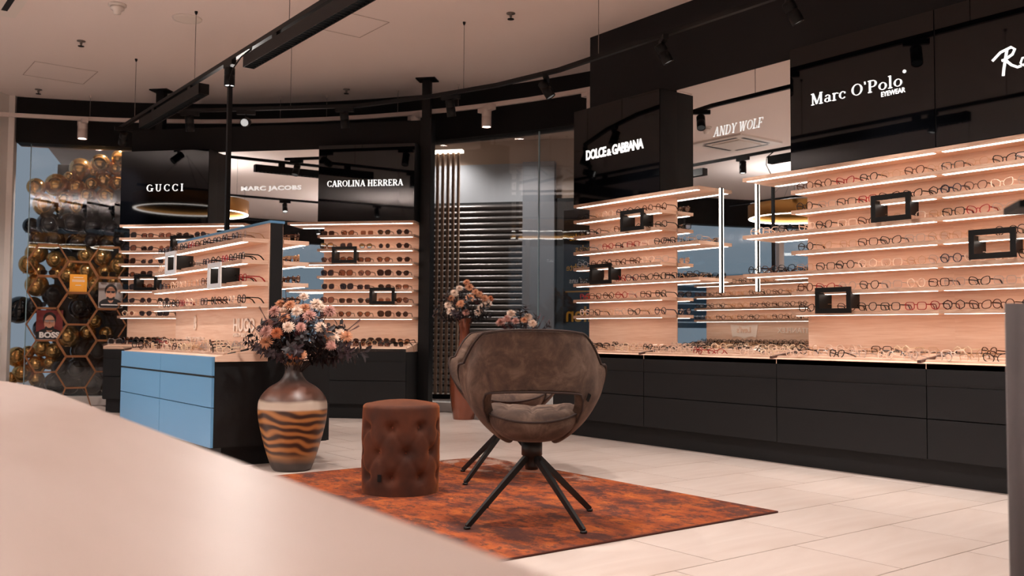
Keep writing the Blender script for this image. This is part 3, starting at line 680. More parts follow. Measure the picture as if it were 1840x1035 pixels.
# ------------------------------------------------ blue island (double-sided gondola)
GX0, GX1, GY0, GY1 = 2.19, 3.0, 6.07, 8.22
isl = tag(empty('display_island', ((GX0+GX1)/2, (GY0+GY1)/2, 0)), 'double-sided display island with drawer fronts tinted by blue daylight and a central birch panel', 'island')
cx_, cy_ = (GX0+GX1)/2, (GY0+GY1)/2
hx, hy = (GX1-GX0)/2, (GY1-GY0)/2
def ib(x0, x1, y0, y1, z0, z1, nm, m, par=None): return bx(x0-cx_, x1-cx_, y0-cy_, y1-cy_, z0, z1).build(nm, m, par or isl)
# black end walls: profile rising toward the central panel
for nm, y0 in (('end_panel', GY0), ('end_panel', GY1-.03)):
    MB().prism([(-hx+.001, .14), (hx-.001, .14), (hx-.001, .735), (.07, .815), (-.07, .815), (-hx+.001, .735)], y0-cy_, y0-cy_+.03, 0, 'y').build(nm, GROOVE if False else CAB, isl)
ib(GX0+.03, GX1-.03, GY0+.03, GY1-.03, .14, .72, 'body', GROOVE)
ib(GX0+.09, GX1-.09, GY0+.10, GY1-.09, 0, .14, 'plinth', CAB)
ym = 7.16
for side, mface in ((0, BLUE_DAYLIGHT), (1, CAB)):
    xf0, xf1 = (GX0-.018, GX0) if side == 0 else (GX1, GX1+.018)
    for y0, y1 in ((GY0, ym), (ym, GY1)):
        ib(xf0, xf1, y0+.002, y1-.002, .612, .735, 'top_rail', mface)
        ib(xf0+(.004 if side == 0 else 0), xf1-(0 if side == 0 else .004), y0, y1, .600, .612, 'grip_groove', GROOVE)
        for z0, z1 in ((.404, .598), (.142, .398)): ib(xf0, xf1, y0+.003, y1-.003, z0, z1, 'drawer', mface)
PX0, PX1 = 2.545, 2.645; PY0, PY1 = 6.05, 8.0
GF = Frame(PX0, PY1, -PI/2); GB = Frame(PX1, PY0, PI/2)
pn = ib(PX0+.008, PX1-.008, PY0+.0, PY1, .74, 1.655, 'central_panel', CAB)
ib(PX0, PX0+.008, PY0+.015, PY1, .78, 1.645, 'birch_face', WOOD, pn); ib(PX1-.008, PX1, PY0+.015, PY1, .78, 1.645, 'birch_face', WOOD, pn)
ib(PX0-.004, PX1+.004, PY0-.002, PY1, 1.645, 1.662, 'daylight_blue_top_edge', BLUE_DAYLIGHT, pn)
GSZ = [1.535-.147*k for k in range(4)]
for fr, lab in ((GF, 0), (GB, 1)):
    su = tag(empty('display_shelving', fr.p(0, 0), fr.rz), ['four lit birch shelves on the near side of the blue island', 'four lit birch shelves on the far side of the blue island'][lab], 'shelving', 'island shelving')
    for z in GSZ: shelf(su, -.05 if lab == 0 else .0, PY1-PY0-.02 if lab == 0 else PY1-PY0+.04, z, d=.185)
tray(GF, -.2, GY1-GY0, 'birch glasses tray on the near side of the blue island', y0=-.355, z0=.738, z1=.80, ribs=3)
tray(GB, -.0, GY1-GY0-.02, 'birch glasses tray on the far side of the blue island', y0=-.355, z0=.738, z1=.80, ribs=3)
for k, z in enumerate(GSZ):
    fill_shelf(GF, [.03+i*.178 for i in range(11)], z, rnd_eye, '%s shelf from top, near side of blue island' % ORD[k], 'eyeglasses on the near island shelves', yoff=-.135)
for Y, z, lab in [(6.44, GSZ[2]+.05, 'box with daylight glare on its front on the blue island, right of two'), (7.41, GSZ[1]+.045, 'box with daylight glare on its front on the blue island, left of two')]:
    display_frame(GF, 8.0-Y, z, lab, FRAMEGLARE, w=.25, h=.18, y0=-.245)
fill_tray(GF, -.18, 2.1, rnd_tray, 'near island tray', 'eyeglasses in the near island tray', y0=-.355, sl=.175, n=15)
# far-side island stock: seen only in the mirror, one object per row
def stock(name, F, items, label):
    m = MB(); mats = [FCOL['black'], FCOL['tortoise'], FCOL['gold'], LENS]
    for x, y, z, rz in items:
        st = random.choice(STYLES); g = glasses_meshes(st, 'black', None)['full']; ci = random.choice((0, 0, 1, 2))
        M4 = Matrix.Translation((x, y, z)) @ Matrix.Rotation(rz, 4, 'Z')
        o = len(m.v); m.v += [tuple(M4 @ v.co) for v in g.vertices]
        for p in g.polygons: m.f.append([o+i for i in p.vertices]); m.m.append(3 if p.material_index else ci); m.smooth.append(False)
    ob = m.build(name, mats, loc=F.p(0, 0), rot=(0, 0, F.rz)); tag(ob, label, 'glasses', kind='stuff')
stock('eyeglasses_stock', GB, [(.08+i*.17, -.13, z, random.uniform(-.2, .2)) for z in GSZ for i in range(12)], 'rows of eyeglasses on the far side of the blue island')
stock('eyeglasses_tray_stock', GB, [(.08+i*.14, -.28+r*.09, .765+r*.016, random.uniform(-.5, .5)) for r in range(3) for i in range(14)], 'eyeglasses filling the far tray of the blue island')
# island lettering
il = tag(empty('island_lettering', GF.p(0, -.001), GF.rz), 'raised cream lettering and emblem low on the island\'s near birch panel', 'lettering')
mb = MB()
for s in ([(0, .095), (0, 0)], [(0, .0), (.03, .0), (.042, .025), (.03, .048), (.0, .05)], [(0, .05), (.028, .05), (.038, .072), (.025, .095), (0, .095)], [(.02, .11), (.02, -.012)]): mb.tube([(x, 0, z) for x, z in s], .007, 6)
mb.build('emblem', LETTERCREAM, il, loc=(.490, -.006, .922))
put_text(il, text_fit('HUGO', .40, .095, .02), LETTERCREAM, 1.332, -.006, .903, 'letters')
put_text(il, text_mesh('HUGO BOSS', .036, .001, align='LEFT', space=1.35), LETTERCREAM, 1.33, -.004, .865, 'letters')
put_text(il, text_fit('BOSS EYEWEAR', .44, .026, .01, 1.2), LETTERCREAM, .28, -.004, .832, 'letters')
il2 = tag(empty('island_lettering', GB.p(0, -.001), GB.rz), 'white batwing panel and lettering low on the island\'s far birch panel', 'lettering')
bw = [(-.21, .07), (.0, .055), (.21, .07), (.18, -.09), (.12, -.075), (.06, -.085), (0, -.105), (-.06, -.085), (-.12, -.075), (-.18, -.09)]
MB().prism(bw[::-1], 0, -.006, 0, 'y').build('batwing_panel', LETTERCREAM, il2, loc=(1.35, 0, .965))
put_text(il2, text_mesh("Levi's", .10, .002), WOOD, 1.35, -.008, .935, 'letters')
put_text(il2, text_mesh('TITANFLEX', .085, .001, sx=1.1), LETTERCREAM, .62, -.004, .935, 'letters')

# ================================================================== CEILING FITTINGS
ZT = 3.10
def track(name, pts, z, m, label, w=.036, h=.034, wires=(), group='ceiling light tracks'):
    t = tag(empty(name, (pts[0][0], pts[0][1], z)), label, 'track', group)
    o = Vector((pts[0][0], pts[0][1]))
    for a, b in zip(pts[:-1], pts[1:]):
        A = Vector(a)-o; B_ = Vector(b)-o; d = (B_-A); L = d.length; ang = math.atan2(d.y, d.x)
        bx(0, L+w*.3, -w/2, w/2, -h/2, h/2).build('rail', m, t, loc=(A.x, A.y, 0), rot=(0, 0, ang))
    for x, y in wires:
        MB().tube([(x-o.x, y-o.y, h/2), (x-o.x, y-o.y, ZC-z)], .003, 5).build('suspension_wire', PLASTICD, t)
        MB().lathe([(.006, -.03), (.014, -.012), (.014, 0)], 8, (x-o.x, y-o.y)).build('wire_cap', m, t).location.z = ZC-z
    return t
track('light_track', [(2.72, 10.6), (2.72, 1.0)], ZT, SATINBLK, 'long straight black light track on the left carrying louvred lamps', wires=[(2.72, 10.04), (2.72, 8.2), (2.72, 6.2), (2.72, 4)])
track('light_track', [(2.95, 9.40), (4.26, 8.06), (4.62, 7.3), (4.86, 6.6), (4.98, 5.9), (4.99, 1.0)], ZT, SATINBLK, 'bent black light track following the far display and the right wall', wires=[(3.78, 8.55), (4.74, 6.95), (4.97, 5.4), (4.99, 3.2)])
track('light_track', [(-.60, 10.3), (-.60, -1.0)], ZT, SATINBLK, 'black light track left of the camera, seen only in the mirrors', wires=[(-.6, 9), (-.6, 6), (-.6, 3)])
track('light_track', [(-3.6, 9.5), (-3.6, -1.0)], ZT, SATINBLK, 'farthest black light track, seen only in the mirrors', wires=[(-3.6, 8), (-3.6, 4)])
wpts = [arc(a, RAD-.27)[:2] for a in range(92, 9, -4)]
track('light_track', wpts, 3.45, TRACKWHITE, 'curved white light track along the shop window header', w=.04, h=.045, wires=[arc(a, RAD-.27)[:2] for a in (62, 44.5, 40, 33, 27)])
def head(name, x, y, z, aim, label, m, lit, group, r=.042, L=.15, white=False, energy=55, drop=.075, cone=70):
    """spot: adapter box on the track, bracket, cylindrical head aimed along aim"""
    h = tag(empty(name, (x, y, z)), label, 'spotlight', group)
    (bx(-.13, .13, -.032, .032, -.075, -.017) if m is TRACKWHITE else bx(-.09, .09, -.02, .02, -.055, -.017)).build('adapter', m, h, rot=(0, 0, math.atan2(aim[1], aim[0])+PI/2))
    c = Vector((0, 0, -.055-drop))
    MB().tube([(0, 0, -.05), c], .008, 6).build('bracket', m, h)
    d = Vector(aim).normalized(); q = d.to_track_quat('-Z', 'Y')
    b = MB().lathe([(.0, L*.45), (r*.9, L*.45), (r, L*.42), (r, L*.05), (r*.96, L*.04), (r*.96, L*.02), (r, L*.01), (r, -L*.55), (r*.9, -L*.55), (r*.86, -L*.50)], 24)
    hd = b.build('lamp_head', m, h, loc=c); hd.rotation_mode = 'QUATERNION'; hd.rotation_quaternion = q
    ln = MB().lathe([(.0, -L*.49), (r*.86, -L*.50)], 24).build('lens', LEDW if lit else LEDS, hd)
    if energy:
        lo = add_light('spot_beam', 'SPOT', h, c+d*(L*.62), energy, spot_size=R(cone), spot_blend=.8, shadow_soft_size=.04)
        lo.rotation_mode = 'QUATERNION'; lo.rotation_quaternion = q
    return h
GBS = 'black track spotlights'; GWS = 'white track spotlights'
E0 = 60
head('track_spotlight', 2.72, 7.35, ZT, (0, 0, -1), 'black spotlight hanging straight down between the louvred lamps', SATINBLK, True, GBS, energy=E0)
head('track_spotlight', 2.72, 10.45, ZT, (.1, 1, -.9), 'black spotlight at the far end of the left track', SATINBLK, False, GBS, energy=E0)
head('track_spotlight', 3.04, 9.28, ZT, (.2, .3, -1), 'black spotlight above the far display\'s left sign', SATINBLK, False, GBS, energy=E0)
head('track_spotlight', 3.46, 8.88, ZT, (-.50, -.80, -.26), 'dazzling spotlight shining at the camera above the far mirror', SATINBLK, True, GBS, energy=E0)
head('track_spotlight', 4.17, 8.16, ZT, (.25, .25, -1), 'black spotlight above the far display\'s right sign', SATINBLK, False, GBS, energy=E0)
head('track_spotlight', 4.70, 7.10, ZT, (.3, .2, -1), 'black spotlight at the bend of the black track', SATINBLK, False, GBS, energy=E0)
head('track_spotlight', 4.97, 6.05, ZT, (.38, -.38, -.9), 'black spotlight above the left end of the right wall', SATINBLK, False, GBS, energy=E0)
head('track_spotlight', 4.99, 4.72, ZT, (.42, -.30, -1), 'black tilted spotlight in front of the wide black fascia', SATINBLK, False, GBS, energy=E0)
head('track_spotlight', 4.99, 3.60, ZT, (.42, -.30, -1), 'black tilted spotlight at the top right of the picture', SATINBLK, False, GBS, energy=E0)
head('track_spotlight', 4.99, 2.30, ZT, (.30, .1, -1), 'black spotlight out of view above the right shelving', SATINBLK, False, GBS, energy=E0)
for i, (x, y, ax, ay, en) in enumerate([(2.72, 4.7, .12, .1, 120), (2.72, 3.7, .22, .1, 110), (2.72, 2.6, .25, -.1, 95), (4.99, 1.5, -.35, .3, 105), (-.6, 8.2, .45, .1, 190), (-.6, 6.4, .2, -.1, 190), (-.6, 4.4, .12, -.1, 150), (-.6, 1.7, .3, .05, 45), (-3.6, 6.5, .3, 0, 190), (-3.6, 2.5, .3, .2, 190)]):  # spots added to light floor, rug and table from out of view
    head('track_spotlight', x, y, ZT, (ax, ay, -1), 'added black spotlight aimed at the floor above the picture, %s' % ORD[i], SATINBLK, True, 'spotlights above the picture', energy=en, cone=110)
for i, (a, lab) in enumerate([(62.6, 'above the balloons'), (31.2, 'beside the partition end post'), (24.2, 'above the central glass'), (14.0, 'beside the right wall fascia'), (82, 'left of the window post')]):
    x, y, _ = arc(a, RAD-.27); head('track_spotlight', x, y, 3.46, (0, 0, -1), 'white cylindrical spotlight %s' % lab, TRACKWHITE, True, GWS, r=.055, L=.20, energy=45, drop=.09)
def louvre_lamp(y0, y1, label):
    l = tag(empty('louvred_lamp', (2.72, (y0+y1)/2, ZT)), label, 'light', 'louvred linear lamps'); L = y1-y0
    m = MB(); w = .045
    m.box(-w, w, -L/2, L/2, -.075, -.065); m.box(-w, -w+.006, -L/2, L/2, -.155, -.075); m.box(w-.006, w, -L/2, L/2, -.155, -.075); m.box(-w, w, -L/2, -L/2+.006, -.155, -.075); m.box(-w, w, L/2-.006, L/2, -.155, -.075)
    m.build('housing', SATINBLK, l)
    n = int(L/.05); lm = bx(-w+.006, w-.006, -.002, .002, -.153, -.12).mesh('louvre', SATINBLK)
    for k in range(1, n): link('louvre', lm, l, (0, -L/2+k*L/n, 0))
    bx(-w+.01, w-.01, -L/2+.02, L/2-.02, -.1, -.095).build('light_strip', LEDS, l)
    for s in (-.3, .3): bx(-.015, .015, s*L-.04, s*L+.04, -.066, -.016).build('track_adapter', SATINBLK, l)
louvre_lamp(4.35, 6.95, 'long black louvred lamp on the left track, nearer one'); louvre_lamp(7.95, 9.72, 'black louvred lamp on the left track, farther one')
# cable from track to island pole, and pole
ip = tag(empty('power_pole', (2.595, 7.0, 1.662)), 'slim black pole standing on the island with a cable up to the track', 'pole')
bx(-.016, .016, -.016, .016, 0, 1.13).build('shaft', SATINBLK, ip)
MB().tube([(0, 0, 1.13), (.01, .03, 1.2), (.05, .06, 1.3), (.09, .02, 1.38), (.125, -.1, 1.42)], .006, 6).build('cable', SATINBLK, ip)
# ceiling discs
sd = tag(empty('smoke_detector', (2.12, 8.45, ZC)), 'white smoke detector on the ceiling at upper left', 'detector')
MB().lathe([(.075, 0), (.075, -.018), (.055, -.022)], 24).build('base', PLASTIC, sd); MB().lathe([(.058, -.022), (.058, -.045), (.035, -.06), (.03, -.085), (0, -.09)], 24).build('sensor', PLASTIC, sd)
sp = tag(empty('ceiling_speaker', (2.72, 8.44, ZC)), 'flush round speaker grille on the ceiling', 'speaker')
MB().lathe([(.13, 0), (.128, -.01), (.10, -.012)], 32).build('rim', PLASTIC, sp); MB().lathe([(.10, -.008), (0, -.006)], 32).build('grille', CEIL, sp)
for i, (x, y, lab) in enumerate([(2.12, 9.75, 'above the balloons'), (2.17, 12.05, 'near the window post'), (5.0, 9.75, 'behind the far partition'), (4.93, 6.5, 'at the top centre of the picture')]):
    s = tag(empty('sprinkler', (x, y, ZC)), 'small metal sprinkler on the ceiling %s' % lab, 'sprinkler', 'ceiling sprinklers')
    MB().lathe([(.04, 0), (.04, -.006), (.012, -.01), (.012, -.035), (.0, -.035)], 14).build('collar', PLASTICD, s); MB().lathe([(.0, -.05), (.03, -.052), (.03, -.056), (0, -.056)], 12).build('deflector', SATINBLK, s); MB().tube([(0, 0, -.03), (0, 0, -.052)], .006, 5).build('stem', PLASTICD, s)
ac = tag(empty('ceiling_air_conditioner', (1.0, 8.85, ZC)), 'square white ceiling air conditioner, seen in the right mirror', 'air conditioner')
m = MB(); m.prism([(-.47, -.47), (.47, -.47), (.47, .47), (-.47, .47)], -.03, 0); m.build('panel', PLASTIC, ac); bx(-.25, .25, -.25, .25, -.045, -.03).build('grille', PLASTIC, ac)
for k in range(4): bx(-.3, .3, .33, .38, -.032, -.0295).build('air_slot', SATINBLK, ac, rot=(0, 0, k*PI/2))
# drum pendants
def pendant(x, y, z, r, label, up=None):
    p = tag(empty('drum_pendant', (x, y, z)), label, 'lamp', 'large brass drum pendants'); n = 64
    MB().lathe([(r, 0), (r, .22), (r-.01, .22), (r-.01, 0), (r, 0)], n, cap=False).build('brass_shade', BRASS, p)
    MB().lathe([(r-.012, -.004), (r-.012, .01), (r-.055, .01), (r-.055, -.004), (r-.012, -.004)], n, cap=False).build('ring_light', RINGL, p)
    MB().lathe([(0, .165), (r-.012, .165)], n).build('uplight_cover', SATINBLK, p)  # added plate that hides the uplight from below
    MB().lathe([(0, .185), (r-.03, .185)], n).build('added_uplight', up or UPL, p)  # added glow facing up to brighten the ceiling
    for k in range(3): a = 2*PI*k/3; MB().tube([(r*.97*math.cos(a), r*.97*math.sin(a), .22), (0, 0, ZC-z)], .002, 5).build('suspension_wire', SATINBLK, p)
pendant(-1.28, 9.43, 2.85, .80, 'large brass drum pendant with a ring of light, reflected in the black signs', UPLD)
pendant(-1.9, 1.4, 2.75, .70, 'brass drum pendant left of the foreground table, out of view')
FILLPANEL = mat('fill_panel_diffuser', (1, 1, 1, 1), .5, emit=(1, .93, .87, 1), es=9)  # glow of added, unseen panels that fill the room with light
def fill_panel(x, y, label, rz=0):
    p = tag(empty('added_fill_panel', (x, y, ZC), rz), label, 'light', 'added fill panel lights')
    m = MB(); m.box(-.34, .34, -.64, -.62, -.025, 0); m.box(-.34, .34, .62, .64, -.025, 0); m.box(-.34, -.32, -.62, .62, -.025, 0); m.box(.32, .34, -.62, .62, -.025, 0); m.build('frame', PLASTIC, p)
    bx(-.32, .32, -.62, .62, -.015, -.01).build('diffuser', FILLPANEL, p)
for x, y, lab in ((.2, -1.4, 'behind the camera'), (3.6, -1.2, 'behind the camera to the right'), (-3.2, -.8, 'behind the camera to the left')): fill_panel(x, y, 'white ceiling panel light '+lab)
pendant(-3.6, 4.6, 2.75, .70, 'brass drum pendant deeper in the shop')

# ================================================================== FURNITURE
# rug
rug = tag(empty('area_rug', (2.98, 4.28, 0)), 'distressed orange and burgundy rug under the armchairs', 'rug')
MB().prism([(-1.02, -1.28), (1.02, -1.28), (1.02, 1.28), (-1.02, 1.28)], .001, .010).build('pile', RUG, rug)
m = MB().tube([(-1.02, -1.28, .005), (1.02, -1.28, .005), (1.02, 1.28, .005), (-1.02, 1.28, .005)], .0055, 6, closed=True); m.build('bound_edge', mat('rug_binding', srgb(78, 34, 20), .95), rug)

def sstep(a, b, x): t = max(0, min(1, (x-a)/(b-a))); return t*t*(3-2*t)
def armchair(x, y, rz, leg_rz, label):
    c = tag(empty('armchair', (x, y, .010), rz), label, 'armchair', 'taupe swivel armchairs')   # local +y is the way it faces
    NT, NV = 61, 17; TM = 122.0
    def ztop(t): return .908-.012*min(1, t/45)**2-.152*max(0, min(1, (t-46)/40))**2-.25*sstep(92, TM, t)**1.5
    def zbot(t): return .628-.012*min(1, t/40)**2-.235*sstep(39, 64, t)+.09*sstep(85, TM, t)
    def rad(t, z):
        v = (z-.372)/.53
        f = .25+.75*(1-(1-min(1, max(0, v/.5)))**2)**.85
        w = .290*f; d = .285*f
        w *= 1-.11*sstep(.62, 1.0, v)*(1-sstep(60, 95, t))
        d *= 1+.10*sstep(.4, 1.0, v)*(1-sstep(40, 70, t))
        w += .066*sstep(74, 112, t)*sstep(.45, .74, z)
        return w, d
    rows = []
    for i in range(NV):
        row = []
        for k in range(NT):
            th = -TM+2*TM*k/(NT-1); t = abs(th)
            z = zbot(t)+(ztop(t)-zbot(t))*i/(NV-1)
            w, d = rad(t, z); s, co = math.sin(R(th)), math.cos(R(th))
            # squarish back
            px = w*math.copysign(abs(s)**.86, s); py = -d*math.copysign(abs(co)**.9, co)*(1 if co > 0 else .85)
            row.append((px, py, z))
        rows.append(row)
    sh = MB().grid(rows).build('back_shell', [CHAIR, CHAIR], c)
    so = sh.modifiers.new('thick', 'SOLIDIFY'); so.thickness = .052; so.offset = 0
    sh.modifiers.new('smooth', 'SUBSURF').levels = 1; sh.modifiers['smooth'].render_levels = 2
    # piping along the outer outline
    def off(p, o=.027):
        v = Vector((p[0], p[1], 0)); n = v.normalized(); return (p[0]+n.x*o, p[1]+n.y*o, p[2])
    out = [off(r[0]) for r in rows[8:-1]]+[off(p) for p in rows[-1]]+[off(r[-1]) for r in reversed(rows[8:-1])]
    MB().tube(out, .0055, 6).build('piping', PIPING, c)
    MB().tube([off(p) for k, p in enumerate(rows[0]) if abs(-TM+2*TM*k/(NT-1)) < 54], .0055, 6).build('opening_piping', PIPING, c)
    # seat: bowl with a tufted top
    N = 48; prof = []
    def seatpt(ph, u):   # u 0..1 from bottom centre over the rim to top centre
        a = ph; cs, sn = math.cos(a), math.sin(a)
        sx, sy = .238, .278
        if u < .6:
            q = u/.6*PI/2; rr = math.sin(q)**.75; z = .378+.11*(1-math.cos(q))**1.15
        else:
            q = (u-.6)/.4; rr = 1-q; z = .488+.045*math.sin(min(1, q*3.2)*PI/2)
        px, py = sx*rr*math.copysign(abs(cs)**.82, cs), sy*rr*math.copysign(abs(sn)**.82, sn)+.005
        z += .045*(px/.24)**2*(1 if u > .3 else u/.3)+.02*max(0, py)*0
        if u >= .72:
            gx = abs(((px/.115)+.5) % 1-.5); gy = abs(((py/.125)+.5) % 1-.5)
            z -= .016*math.exp(-(gx*9)**2)+.016*math.exp(-(gy*9)**2)
        return (px, py, z)
    us = [0, .08, .16, .24, .32, .4, .48, .54, .6, .64, .68]+[.72+.28*i/14 for i in range(15)]
    MB().grid([[seatpt(2*PI*k/N, u) for k in range(N)] for u in us], wrap=True).build('seat', CHAIR, c)
    MB().tube([tuple(Vector(seatpt(2*PI*k/N, .60))*1.0) for k in range(N)], .0055, 6, closed=True).build('seat_piping', PIPING, c)
    hub = MB().lathe([(0, .40), (.05, .40), (.05, .31), (.034, .30), (.034, .26), (.03, .24), (0, .24)], 20).build('swivel_hub', LEGBLK, c)
    MB().lathe([(.0, .402), (.13, .402), (.13, .39), (0, .39)], 24).build('seat_plate', LEGBLK, c)
    for k in range(4):
        a = leg_rz-rz+k*PI/2; d = Vector((math.cos(a), math.sin(a), 0))
        l = MB().tube([d*.015+Vector((0, 0, .315)), d*.375+Vector((0, 0, .012))], [.021, .016], 4, sm=False, flat=(1.0, .75)); l.build('leg', LEGBLK, c)
        MB().lathe([(.012, 0), (.016, .002), (.016, .012), (.0, .012)], 10, (d.x*.375, d.y*.375)).build('foot_glide', LEGBLK, c)
    tg = bx(-.009, .009, -.002, .002, -.018, .018).build('label_tag', SATINBLK, c, loc=(.255, -.215, .60), rot=(0, .5, .75))
    return c
armchair(2.835, 3.545, -R(37.5), 0.0, 'taupe swivel armchair in front, its cut-out back to the camera')
armchair(3.53, 4.66, -R(216), R(12), 'taupe swivel armchair half hidden behind the nearer one, facing it')

# ottoman: tufted velvet cylinder
ot = tag(empty('ottoman', (2.745, 4.62, .010)), 'round rust velvet ottoman with tufted buttons, left of the armchair', 'ottoman')
NA, NH = 120, 44; rows = []; RO, HO = .215, .495
btn = [(k*2*PI/8+(PI/8 if r % 2 else 0), .10+.135*r) for r in range(3) for k in range(8)]
def orad(a, z):
    d = 0
    for ba, bz in btn:
        da = (a-ba+PI) % (2*PI)-PI
        if abs(da) < .6:
            q = (da*RO/.035)**2+((z-bz)/.030)**2; d += .024*math.exp(-q)
    # diamond folds
    u = a/(2*PI/8); v = (z-.10)/.27
    for s in (1, -1):
        f = (u+s*v) % 1; f = min(f, 1-f); d += .006*math.exp(-(f/.055)**2)*(1 if .08 < z < .40 else .2)
    return RO-d+.006*math.sin(max(0, min(1, z/HO))*PI)
for i in range(NH):
    z = HO*i/(NH-1)*.955; rows.append([(orad(2*PI*k/NA, z)*math.cos(2*PI*k/NA), orad(2*PI*k/NA, z)*math.sin(2*PI*k/NA), z) for k in range(NA)])
for q in (.25, .5, .75, 1.0):
    rr = RO-.028*(1-math.cos(q*PI/2)); rows.append([(rr*math.cos(2*PI*k/NA), rr*math.sin(2*PI*k/NA), HO*.955+.022*math.sin(q*PI/2)) for k in range(NA)])
MB().grid(rows, wrap=True).build('tufted_body', VELVET, ot)
tp = []
for q in (1, .9, .75, .5, .25, .02): tp.append([(q*(RO-.028)*math.cos(2*PI*k/48), q*(RO-.028)*math.sin(2*PI*k/48), HO*.955+.021+.022*(1-q*q)) for k in range(48)])
MB().grid(tp, wrap=True).build('top_cushion', VELVET, ot)
MB().tube([((RO-.012)*math.cos(2*PI*k/48), (RO-.012)*math.sin(2*PI*k/48), HO*.955+.012) for k in range(48)], .005, 6, closed=True).build('piping', VELVETD, ot)
bm_ = MB().lathe([(0, .004), (.008, .003), (.011, 0)], 10).mesh('button', VELVETD)
for a, z in btn:
    rr = orad(a, z)+.002; o = link('button', bm_, ot, (rr*math.cos(a), rr*math.sin(a), z)); o.rotation_euler = Vector((math.cos(a), math.sin(a), 0)).to_track_quat('Z', 'X').to_euler()
bx(-.012, .012, -.001, .001, -.02, .02).build('label_tag', SATINBLK, ot, loc=(-.195, -.105, .10), rot=(0, 0, R(-62)))

# foreground table
tb = tag(empty('foreground_table', (-.3, 1.5, 0)), 'large pale table top filling the blurred lower left foreground', 'table')
edge = [(.365, .0), (.41, .6), (.445, 1.2), (.49, 1.9), (.545, 2.7), (.548, 3.0), (.53, 3.3), (.47, 3.5), (.36, 3.62), (.2, 3.66), (-.9, 3.66), (-1.1, 3.5), (-1.1, -.6), (.33, -.6)]
MB().prism([(x+.3, y-1.5) for x, y in edge], .70, .74).build('table_top', TABLE, tb)
for x, y in ((.1, 3.0), (.1, .2), (-.7, 3.0), (-.7, .2)): bx(x+.27, x+.33, y-1.53, y-1.47, 0, .70).build('leg', LEGBLK, tb)

# grey upholstered booth at the right edge
bo_ = tag(empty('upholstered_booth', (2.275, 1.04, 0), R(-53)), 'tall grey quilted upholstered booth cut off by the right picture edge', 'booth')
def pad(x0, x1, y0, y1, z0, z1, nm, bev=.035):
    bm = bmesh.new(); bmesh.ops.create_cube(bm, size=1)
    bmesh.ops.scale(bm, vec=(x1-x0, y1-y0, z1-z0), verts=bm.verts); bmesh.ops.translate(bm, vec=((x0+x1)/2, (y0+y1)/2, (z0+z1)/2), verts=bm.verts)
    bmesh.ops.bevel(bm, geom=bm.edges[:], offset=bev, segments=4, affect='EDGES')
    me = bpy.data.meshes.new(nm); bm.to_mesh(me); bm.free(); me.materials.append(GREYF)
    for p in me.polygons: p.use_smooth = True
    return link(nm, me, bo_)
w1 = pad(-.012, .75, -.05, .05, .06, 1.025, 'side_wing', .045); w2 = pad(-.045, .9, -.42, -.30, .06, 1.16, 'back_panel', .045)
pad(.06, .75, -.32, -.04, .25, .45, 'seat_cushion', .04)
for w_, x0, x1, y, zt in ((w1, .0, .75, -.05, 1.0), (w2, -.045, .9, -.42, 1.16)):
    st = MB()
    for k in range(-6, 10):
        a, b = x0+k*.16, zt-.02
        for sg in (1, -1):
            pts = [(x0+.02+i*.05, y-.001, zt-.12-k*.2+sg*i*.05*1.25) for i in range(int((x1-x0-.04)/.05)+1)]; pts = [p for p in pts if .1 < p[2] < zt-.03]
            if len(pts) > 1: st.tube(pts, .003, 4)
    st.build('quilting_seam', mat('grey_seam', srgb(70, 66, 66), .9), w_)
bx(-.055, .4, -.34, -.20, 1.165, 1.18).build('black_ledge', SATINBLK, bo_)
bx(.02, .05, -.30, -.26, 1.0, 1.17).build('ledge_bracket', SATINBLK, bo_)

# window banner seen from inside (mirrored)
bn = tag(empty('window_banner', arc(15.0, RAD+.115), R(15.0)-PI/2), 'black banner on the outside of the glass with mirrored yellow lettering', 'banner')
bx(-.50, .33, .03, .034, .1, 2.27).build('sheet', BANNER, bn)
for txt, sz, z, xx, mm in [('das linke', .105, 1.93, -.42, YELLOW), ('Brillenglas', .105, 1.80, -.34, YELLOW), ('das rechte', .105, 1.60, -.46, YELLOW), ('geht auf uns', .085, 1.46, -.42, LETTERDIM), ('zahlen', .24, 1.04, -.47, YELLOW)]:
    me = text_mesh(txt, sz, .003 if sz > .2 else .001, mirror=True, align='RIGHT', depth=.002); me.materials.append(mm); link('lettering', me, bn, (xx, .022, z))
bx(-.47, .32, .02, .026, 1.36, 1.375).build('yellow_rule', YELLOW, bn)
# blue awning seen through the daylight windows in the mirror
bl = tag(empty('blue_blind', arc(108, RAD+.6)), 'blue horizontal blind behind the daylight windows, seen in the right mirror', 'blind')
bl.rotation_euler = (0, 0, R(108)-PI/2)
for k in range(9): bx(-1.7, 1.7, -.01, .03, 1.05+k*.13, 1.16+k*.13).build('slat', BLUEBLIND, bl)
for x in (-1.72, 1.72): bx(x-.03, x+.03, -.03, .03, 0, 2.3).build('post', SATINBLK, bl)

